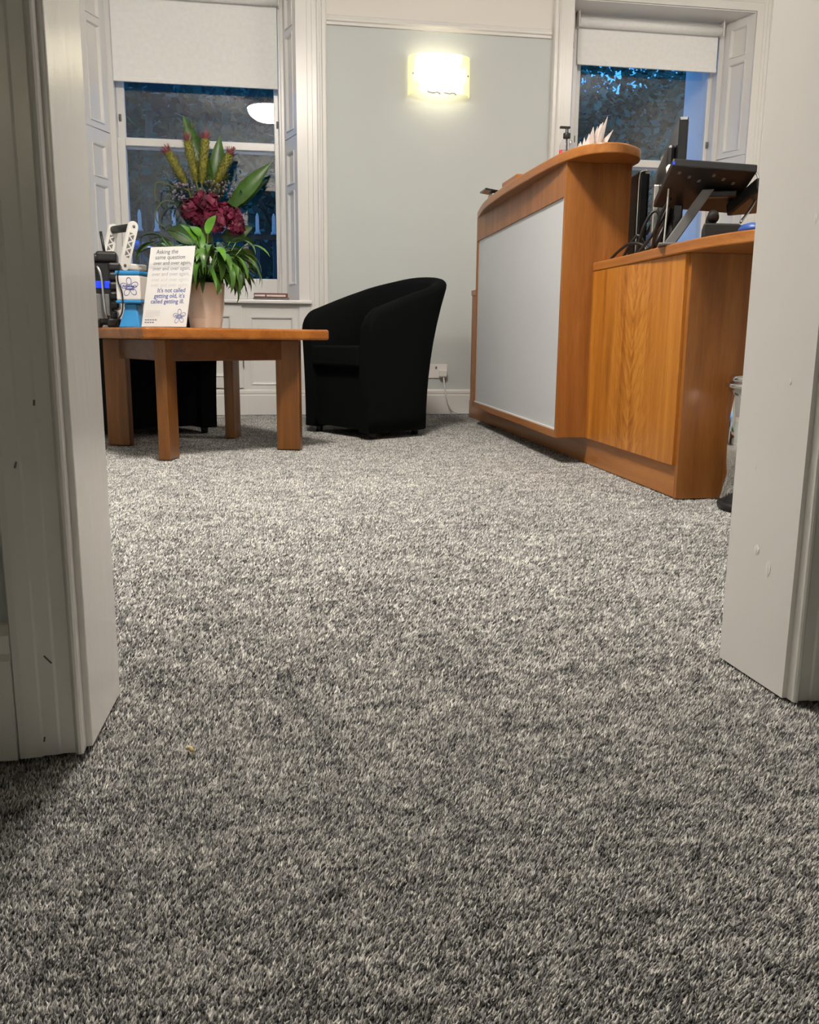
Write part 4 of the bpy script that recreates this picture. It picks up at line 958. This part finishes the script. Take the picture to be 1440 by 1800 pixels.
q = MB(); q.box(-0.05, 0.05, -0.05, 0.05, 0.0, 0.027); q.build('stand', M['paper'], tl_, world=False, bevel=0.003)
q = MB(); q.box(-0.035, 0.035, -0.05, 0.05, 0, 0.004); o = q.build('paper_card', M['paper']); o.location = (1.262, 3.135, CTZ); o.rotation_euler = (0, 0, R(-60)); tag(o, 'small white card at the near corner of the raised counter', 'card')

WTZ = 0.752
# monitor seen nearly edge-on
mo = thing('computer_monitor', 'large black monitor seen edge-on on the lower desk', 'monitor', (1.39, 3.02, WTZ), math.atan2(3.33-2.74, 1.495-1.285))
# local x runs along the screen from the near edge to the far edge; local -y faces the seat
q = MB(); q.box(-0.31, 0.31, -0.022, 0.006, 0.055, 0.405); q.build('screen_case', M['black_gloss'], mo, world=False, bevel=0.004)
q = MB(); q.box(-0.298, 0.298, -0.0235, -0.0222, 0.072, 0.393); q.build('screen', M['car_glass'], mo, world=False)
q = MB(); q.box(-0.24, 0.24, 0.006, 0.030, 0.10, 0.34); q.build('back_bulge', M['black_plastic'], mo, world=False, bevel=0.012)
q = MB(); q.box(-0.03, 0.03, 0.030, 0.050, 0.01, 0.25); q.build('neck', M['silver'], mo, world=False, bevel=0.004)
q = MB(); q.box(-0.10, 0.10, -0.05, 0.10, 0.0, 0.012); q.build('base', M['silver'], mo, world=False, bevel=0.004)
q = MB(); q.box(-0.3125, -0.31, -0.018, 0.003, 0.395, 0.403); q.build('corner_clip', M['silver'], mo, world=False)
# slim desktop computer
pc = thing('slim_computer', 'slim upright black computer with a silver front edge, beside the raised counter', 'computer', (1.395, 3.32, WTZ), R(-6))
q = MB(); q.box(-0.022, 0.022, -0.11, 0.10, 0.012, 0.335); q.build('case', M['black_plastic'], pc, world=False, bevel=0.012, seg=3)
q = MB(); q.tube(spline([(-0.020, -0.113, 0.015), (-0.020, -0.113, 0.15), (-0.020, -0.113, 0.305), (-0.012, -0.113, 0.328), (0.006, -0.113, 0.332)], 5), 0.004, 8); q.build('front_trim', M['silver'], pc, world=False)
q = MB(); q.box(0.0, 0.018, -0.115, -0.109, 0.322, 0.333); q.build('badge', M['silver'], pc, world=False)
q = MB(); q.box(-0.04, 0.04, -0.10, 0.09, 0, 0.012); q.build('foot', M['grey_plastic'], pc, world=False, bevel=0.003)
# laptop riser with two trays
ls = thing('laptop_riser', 'black two-tray laptop riser on a slanted grey arm on the lower desk', 'laptop stand', (1.27, 2.62, WTZ), R(-22))
q = MB(); q.box(-0.08, 0.08, -0.09, 0.09, 0, 0.008); q.build('base', M['grey_plastic'], ls, world=False, bevel=0.003)
for yy_ in (-0.035, 0.02):
    q = MB(); q.prism([(-0.065, 0.006), (-0.03, 0.006), (0.075, 0.165), (0.04, 0.165)], 0, 0.022, M=Matrix.Translation((0, yy_+0.022, 0)) @ Matrix.Rotation(R(90), 4, 'X')); q.build('arm', M['grey_plastic'], ls, world=False, bevel=0.003)
q = MB(); Mt = Matrix.Translation((0.04, 0.0, 0.185)) @ Matrix.Rotation(R(8), 4, 'Z') @ Matrix.Rotation(R(-16), 4, 'X') @ Matrix.Rotation(R(5), 4, 'Y')
q.box(-0.115, 0.125, -0.13, 0.15, -0.016, 0.008, M=Mt); tr = q.build('tray', M['black_plastic'], ls, world=False, bevel=0.004)
for i in range(6):
    q = MB(); q.box(-0.09+0.033*i, -0.082+0.033*i, -0.1+0.02*(i % 3), -0.085+0.02*(i % 3), -0.0175, -0.0155, M=Mt)
    q.build('vent_pad', M['mark'], tr, world=False)
q = MB(); q.box(-0.114, -0.108, -0.1315, -0.129, -0.012, -0.004, M=Mt); q.build('status_light', M['led'], tr, world=False)
q = MB(); Mt2 = Matrix.Translation((0.265, 0.03, 0.160)) @ Matrix.Rotation(R(20), 4, 'Z') @ Matrix.Rotation(R(-6), 4, 'Y') @ Matrix.Rotation(R(-14), 4, 'X')
q.box(-0.12, 0.14, -0.10, 0.10, -0.025, 0.012, M=Mt2); q.build('tray', M['black_plastic'], ls, world=False, bevel=0.006)
q = MB(); q.box(0.05, 0.14, -0.02, 0.02, 0.145, 0.162); q.build('bridge', M['black_plastic'], ls, world=False, bevel=0.003)
# telephone, mouse
ph = thing('desk_telephone', 'low black desk telephone beside the laptop riser', 'telephone', (1.335, 2.47, WTZ), R(-25))
q = MB(); q.prism([(-0.075, 0), (0.075, 0), (0.075, 0.02), (0.02, 0.045), (-0.075, 0.05)], -0.08, 0.08, M=Matrix.Rotation(R(90), 4, 'X')); q.build('body', M['black_plastic'], ph, world=False, bevel=0.005)
q = MB(); q.tube(spline([(-0.05, -0.075, 0.062), (-0.05, -0.05, 0.073), (-0.05, 0.05, 0.073), (-0.05, 0.075, 0.062)], 5), 0.016, 10); q.build('handset', M['black_plastic'], ph, world=False)
q = MB(); q.lathe([(0.0, 0), (0.026, 0.0), (0.026, 0.009), (0.019, 0.019), (0.0, 0.024)], 20, M=Matrix.Diagonal((1, 1.7, 1, 1))); o = q.build('computer_mouse', paint('dark_blue_plastic', (0.02, 0.075, 0.32), 0.4, 0.1)); o.location = (1.252, 2.205, WTZ); tag(o, 'blue computer mouse near the front of the lower desk', 'mouse')
# cables
cabs = [('black cable hanging from the laptop riser tray to the desk', [(1.235,2.66,.90),(1.225,2.70,.86),(1.235,2.76,.80),(1.25,2.80,.756)]),
 ('black cable crossing behind the white plug lead', [(1.30,2.80,.92),(1.275,2.80,.86),(1.245,2.82,.80),(1.225,2.86,.757)]),
 ('black cable lying in a low bend against the raised counter', [(1.225,3.10,.757),(1.23,3.04,.78),(1.245,2.98,.80),(1.27,2.93,.79),(1.28,2.90,.757)]),
 ('black cable looping up the slim computer', [(1.335,2.95,.755),(1.345,2.92,.80),(1.355,2.95,.87),(1.385,3.1,.90),(1.40,3.2,.86)]),
 ('black cable curling down left of the monitor', [(1.30,2.84,.755),(1.285,2.82,.80),(1.315,2.84,.88),(1.33,2.86,.93),(1.34,2.95,.96)]),
 ('black cable rising behind the desk edge to the laptop riser', [(1.26,2.80,.755),(1.255,2.78,.79),(1.28,2.78,.85),(1.27,2.72,.92)]),
 ('black cable crossing the others low behind the desk edge', [(1.245,2.88,.757),(1.26,2.84,.775),(1.30,2.82,.80),(1.35,2.86,.845),(1.37,2.95,.85)]),
 ('black cable drooping nearest the raised counter', [(1.25,3.05,.756),(1.262,3.02,.80),(1.28,3.0,.83),(1.30,2.98,.80),(1.31,2.95,.756)]),
 ('black cable in a tall loop beside the slim computer', [(1.275,3.0,.756),(1.285,2.96,.86),(1.315,2.94,.905),(1.345,2.93,.84),(1.35,2.92,.756)]),
 ('black cable running straight down to the desk below the monitor', [(1.30,2.76,.756),(1.305,2.75,.84),(1.31,2.75,.93)])]
for lb, pts in cabs:
    b = Vector(pts[0]); q = MB(); q.tube(spline([Vector(p)-b for p in pts], 7), 0.0055, 7); o = q.build('cable', M['black_plastic'], None); o.location = b; tag(o, lb, 'cable', 'cables on the lower desk')
b = Vector((1.37,2.50,.80)); q = MB(); q.tube(spline([Vector(p)-b for p in [(1.345,2.62,.985),(1.41,2.58,.992),(1.455,2.55,.96),(1.445,2.53,.89),(1.385,2.50,.815)]], 8), 0.004, 7); o = q.build('cable', M['silver']); o.location = b; tag(o, 'grey cable arching over the laptop riser to the telephone', 'cable')
w_ = thing('white_plug', 'white cable plug dangling in front of the monitor', 'plug', (1.215, 2.64, 0.98))
q = MB(); q.lathe([(0.0, -0.014), (0.008, -0.01), (0.010, 0.008), (0.004, 0.016), (0, 0.017)], 12); q.build('plug_head', M['white_plastic'], w_, world=False)
q = MB(); q.tube(spline([(0, 0, -0.012), (0.002, 0, -0.06), (0.01, 0.02, -0.13), (0.02, 0.05, -0.225)], 5), 0.0025, 6); q.build('lead', M['white_plastic'], w_, world=False)

# pedal bin
bn = thing('pedal_bin', 'polished steel pedal bin standing at the end of the desk by the door frame', 'bin', (1.366, 2.262, 0))
q = MB(); q.lathe([(0.0, 0.0), (0.100, 0.0), (0.103, 0.006), (0.103, 0.016), (0.098, 0.020), (0, 0.02)], 40); q.build('base_ring', M['black_plastic'], bn, world=False)
q = MB(); q.lathe([(0.0, 0.018), (0.096, 0.018), (0.096, 0.345), (0, 0.345)], 48); q.build('barrel', M['chrome'], bn, world=False)
q = MB(); q.lathe([(0.096, 0.341), (0.104, 0.343), (0.105, 0.354), (0.098, 0.357), (0.09, 0.357), (0.09, 0.341)], 48); q.build('rim', M['chrome'], bn, world=False)
q = MB(); q.lathe([(0.0, 0.357), (0.094, 0.357), (0.096, 0.37), (0.090, 0.380), (0.06, 0.386), (0, 0.389)], 48); q.build('lid', M['chrome'], bn, world=False)
q = MB(); q.box(-0.02, 0.02, -0.125, -0.09, 0.005, 0.014); q.build('pedal', M['black_plastic'], bn, world=False, bevel=0.003)

# crumb on the carpet
q = MB(); q.tube([(-0.004, 0.004, 0.004), (0, 0, 0.006), (0.004, -0.006, 0.004)], [0.0018, 0.0030, 0.0022], 7); o = q.build('crumb', M['crumb']); o.location = (-0.10, 0.952, 0.0); tag(o, 'tiny straw-coloured crumb on the carpet near the left door frame', 'crumb')

# ------------------------------------------------------------------ outside
q = MB(); q.box(-30, 40, 6.12, 60, -0.45, -0.40); o = q.build('ground', M['tarmac']); struct(o)
# iron railing
rx0, rx1, ry = -2.2, 1.6, 7.0
fr = thing('railing', 'black iron railing with pale spike tops outside the left window', 'railing', (0, ry, -0.4))
q = MB(); q.box(rx0, rx1, ry-0.012, ry+0.012, 1.20, 1.235); q.box(rx0, rx1, ry-0.012, ry+0.012, -0.2, -0.16); q.build('rail', M['iron'], fr)
x = rx0+0.03
while x < rx1:
    q = MB(); q.tube([(x, ry, -0.4), (x, ry, 1.24)], 0.012, 8); bo = q.build('bar', M['iron'], fr)
    q = MB(); q.lathe([(0.0, 1.237), (0.024, 1.237), (0.024, 1.25), (0.014, 1.262), (0.013, 1.365), (0.007, 1.385), (0, 1.395)], 10, M=Matrix.Translation((x, ry, 0))); q.build('spike', M['finial'], bo)
    x += 0.1235
# parked car
car = thing('car', 'blue parked car beyond the railing outside the left window', 'car', (-1.9, 9.0, -0.4))
q = MB()
prof = [(-2.1, 0.30), (-2.12, 0.62), (-1.95, 0.86), (-1.25, 0.95), (1.55, 0.98), (2.02, 0.90), (2.08, 0.55), (2.02, 0.30)]
q.prism(prof, -0.85, 0.85, M=Matrix.Rotation(R(90), 4, 'X')); q.build('body', M['car_blue'], car, world=False, bevel=0.08, seg=3)
q = MB(); q.prism([(-1.25, 0.94), (-0.55, 1.62), (0.75, 1.66), (1.50, 0.97)], -0.72, 0.72, M=Matrix.Rotation(R(90), 4, 'X')); q.build('windows', M['car_glass'], car, world=False, bevel=0.05)
q = MB(); q.prism([(-0.72, 1.60), (-0.5, 1.665), (0.2, 1.72), (0.78, 1.70), (0.95, 1.62)], -0.76, 0.76, M=Matrix.Rotation(R(90), 4, 'X')); q.build('roof', M['car_blue'], car, world=False, bevel=0.04)
for x in (-1.3, 1.3):
    for y in (-0.80, 0.80):
        q = MB(); q.lathe([(0.0, -0.09), (0.32, -0.09), (0.33, -0.05), (0.33, 0.05), (0.32, 0.09), (0, 0.09)], 24, M=Matrix.Translation((x, y, 0.33)) @ Matrix.Rotation(R(90), 4, 'X')); q.build('wheel', M['black_plastic'], car, world=False)
# trees
def tree(loc, h, r, n, label, mat, seed, size=0.16, low=0.35, nb=34):
    t = thing('tree', label, 'tree', loc); rr = random.Random(seed)
    q = MB(); q.tube([(0, 0, 0), (0.05, 0.02, h*.3), (-0.04, 0.05, h*.55), (0.05, 0, h*.8)], 0.16, 8, r2=0.04)
    for k in range(7):
        a = rr.uniform(0, 2*PI); z = h*rr.uniform(.3, .7); q.tube([(0, 0, z), (math.cos(a)*r*.4, math.sin(a)*r*.4, z+h*.10), (math.cos(a)*r*.8, math.sin(a)*r*.8, z+h*.16)], 0.06, 6, r2=0.015)
    q.build('trunk', M['bark'], t, world=False)
    q = MB(); blobs = [(rr.uniform(-.7, .7)*r, rr.uniform(-.7, .7)*r, h*(low+(1-low)*rr.random()), r*rr.uniform(.25, .5)) for _ in range(nb)]
    for i in range(n):
        bx_, by_, bz_, br = blobs[i % len(blobs)]; o = Vector((rr.gauss(0, 1), rr.gauss(0, 1), rr.gauss(0, .8))); o = o.normalized()*br*rr.random()**.4
        c = Vector((bx_, by_, bz_))+o; u = Vector((rr.gauss(0,1), rr.gauss(0,1), rr.gauss(0,.5)-.4)).normalized(); v = u.orthogonal().normalized(); ang = rr.uniform(0, PI); v = v*math.cos(ang)+u.cross(v)*math.sin(ang)
        s_ = size*rr.uniform(.6, 1.2); q.add([c, c+u*s_*.5+v*s_*.28, c+u*s_, c+u*s_*.5-v*s_*.28], [(0, 1, 2, 3)])
    q.build('crown', mat, t, world=False); return t
tree((-1.45, 11.8, -0.4), 4.4, 1.35, 3000, 'broad-leaved tree outside the left window', M['foliage_dark'], 1, 0.17, 0.2)
tree((0.25, 15.0, -0.4), 5.4, 1.4, 3600, 'tall dark tree outside, at the right of the left window', M['foliage_dark'], 2, 0.17, 0.15)
tree((4.6, 11.6, -0.4), 5.4, 1.75, 17000, 'bushy tree filling the right window', M['foliage'], 4, 0.13, 0.30, 80)
tree((7.6, 15.0, -0.4), 5.6, 1.5, 4200, 'yellow-green tree behind the bushy one, at the right of the right window', M['foliage2'], 5, 0.15, 0.3)
# dark building across the street
bd = thing('building', 'dark low building with a slate roof across the street', 'building', (2.0, 24.0, -0.4))
q = MB(); q.box(-22, 26, 0, 6, 0, 5.5); q.build('walls', M['stone'], bd, world=False)
q = MB(); q.prism([(-0.5, 5.5), (6.5, 5.5), (3, 8.2)], -22.4, 26.4, M=Matrix(((0,0,1,0),(1,0,0,0),(0,1,0,0),(0,0,0,1)))); q.build('roof', M['slate'], bd, world=False)
q = MB()
for k in range(12): q.box(-20+4*k, -18.6+4*k, -0.03, 0.02, 2.0, 4.2)
q.build('window_panes', M['car_glass'], bd, world=False)
# dark parked van in front of the right window
vn = thing('van', 'dark parked van outside the right window', 'van', (4.4, 8.6, -0.4))
q = MB(); q.prism([(-2.3, 0.35), (-2.35, 0.95), (-1.75, 1.15), (-1.05, 1.86), (2.2, 1.92), (2.3, 0.35)], -0.9, 0.9, M=Matrix.Rotation(R(90), 4, 'X')); q.build('body', paint('dark_navy_van_paint', (0.012, 0.018, 0.035), 0.15, 0.1), vn, world=False, bevel=0.08, seg=3)
q = MB(); q.box(-0.9, 1.9, -0.915, -0.88, 1.15, 1.70); q.build('side_windows', M['car_glass'], vn, world=False, bevel=0.01)
for x in (-1.5, 1.5):
    for y in (-0.85, 0.85):
        q = MB(); q.lathe([(0.0, -0.1), (0.34, -0.1), (0.35, -0.05), (0.35, 0.05), (0.34, 0.1), (0, 0.1)], 24, M=Matrix.Translation((x, y, 0.35)) @ Matrix.Rotation(R(90), 4, 'X')); q.build('wheel', M['black_plastic'], vn, world=False)
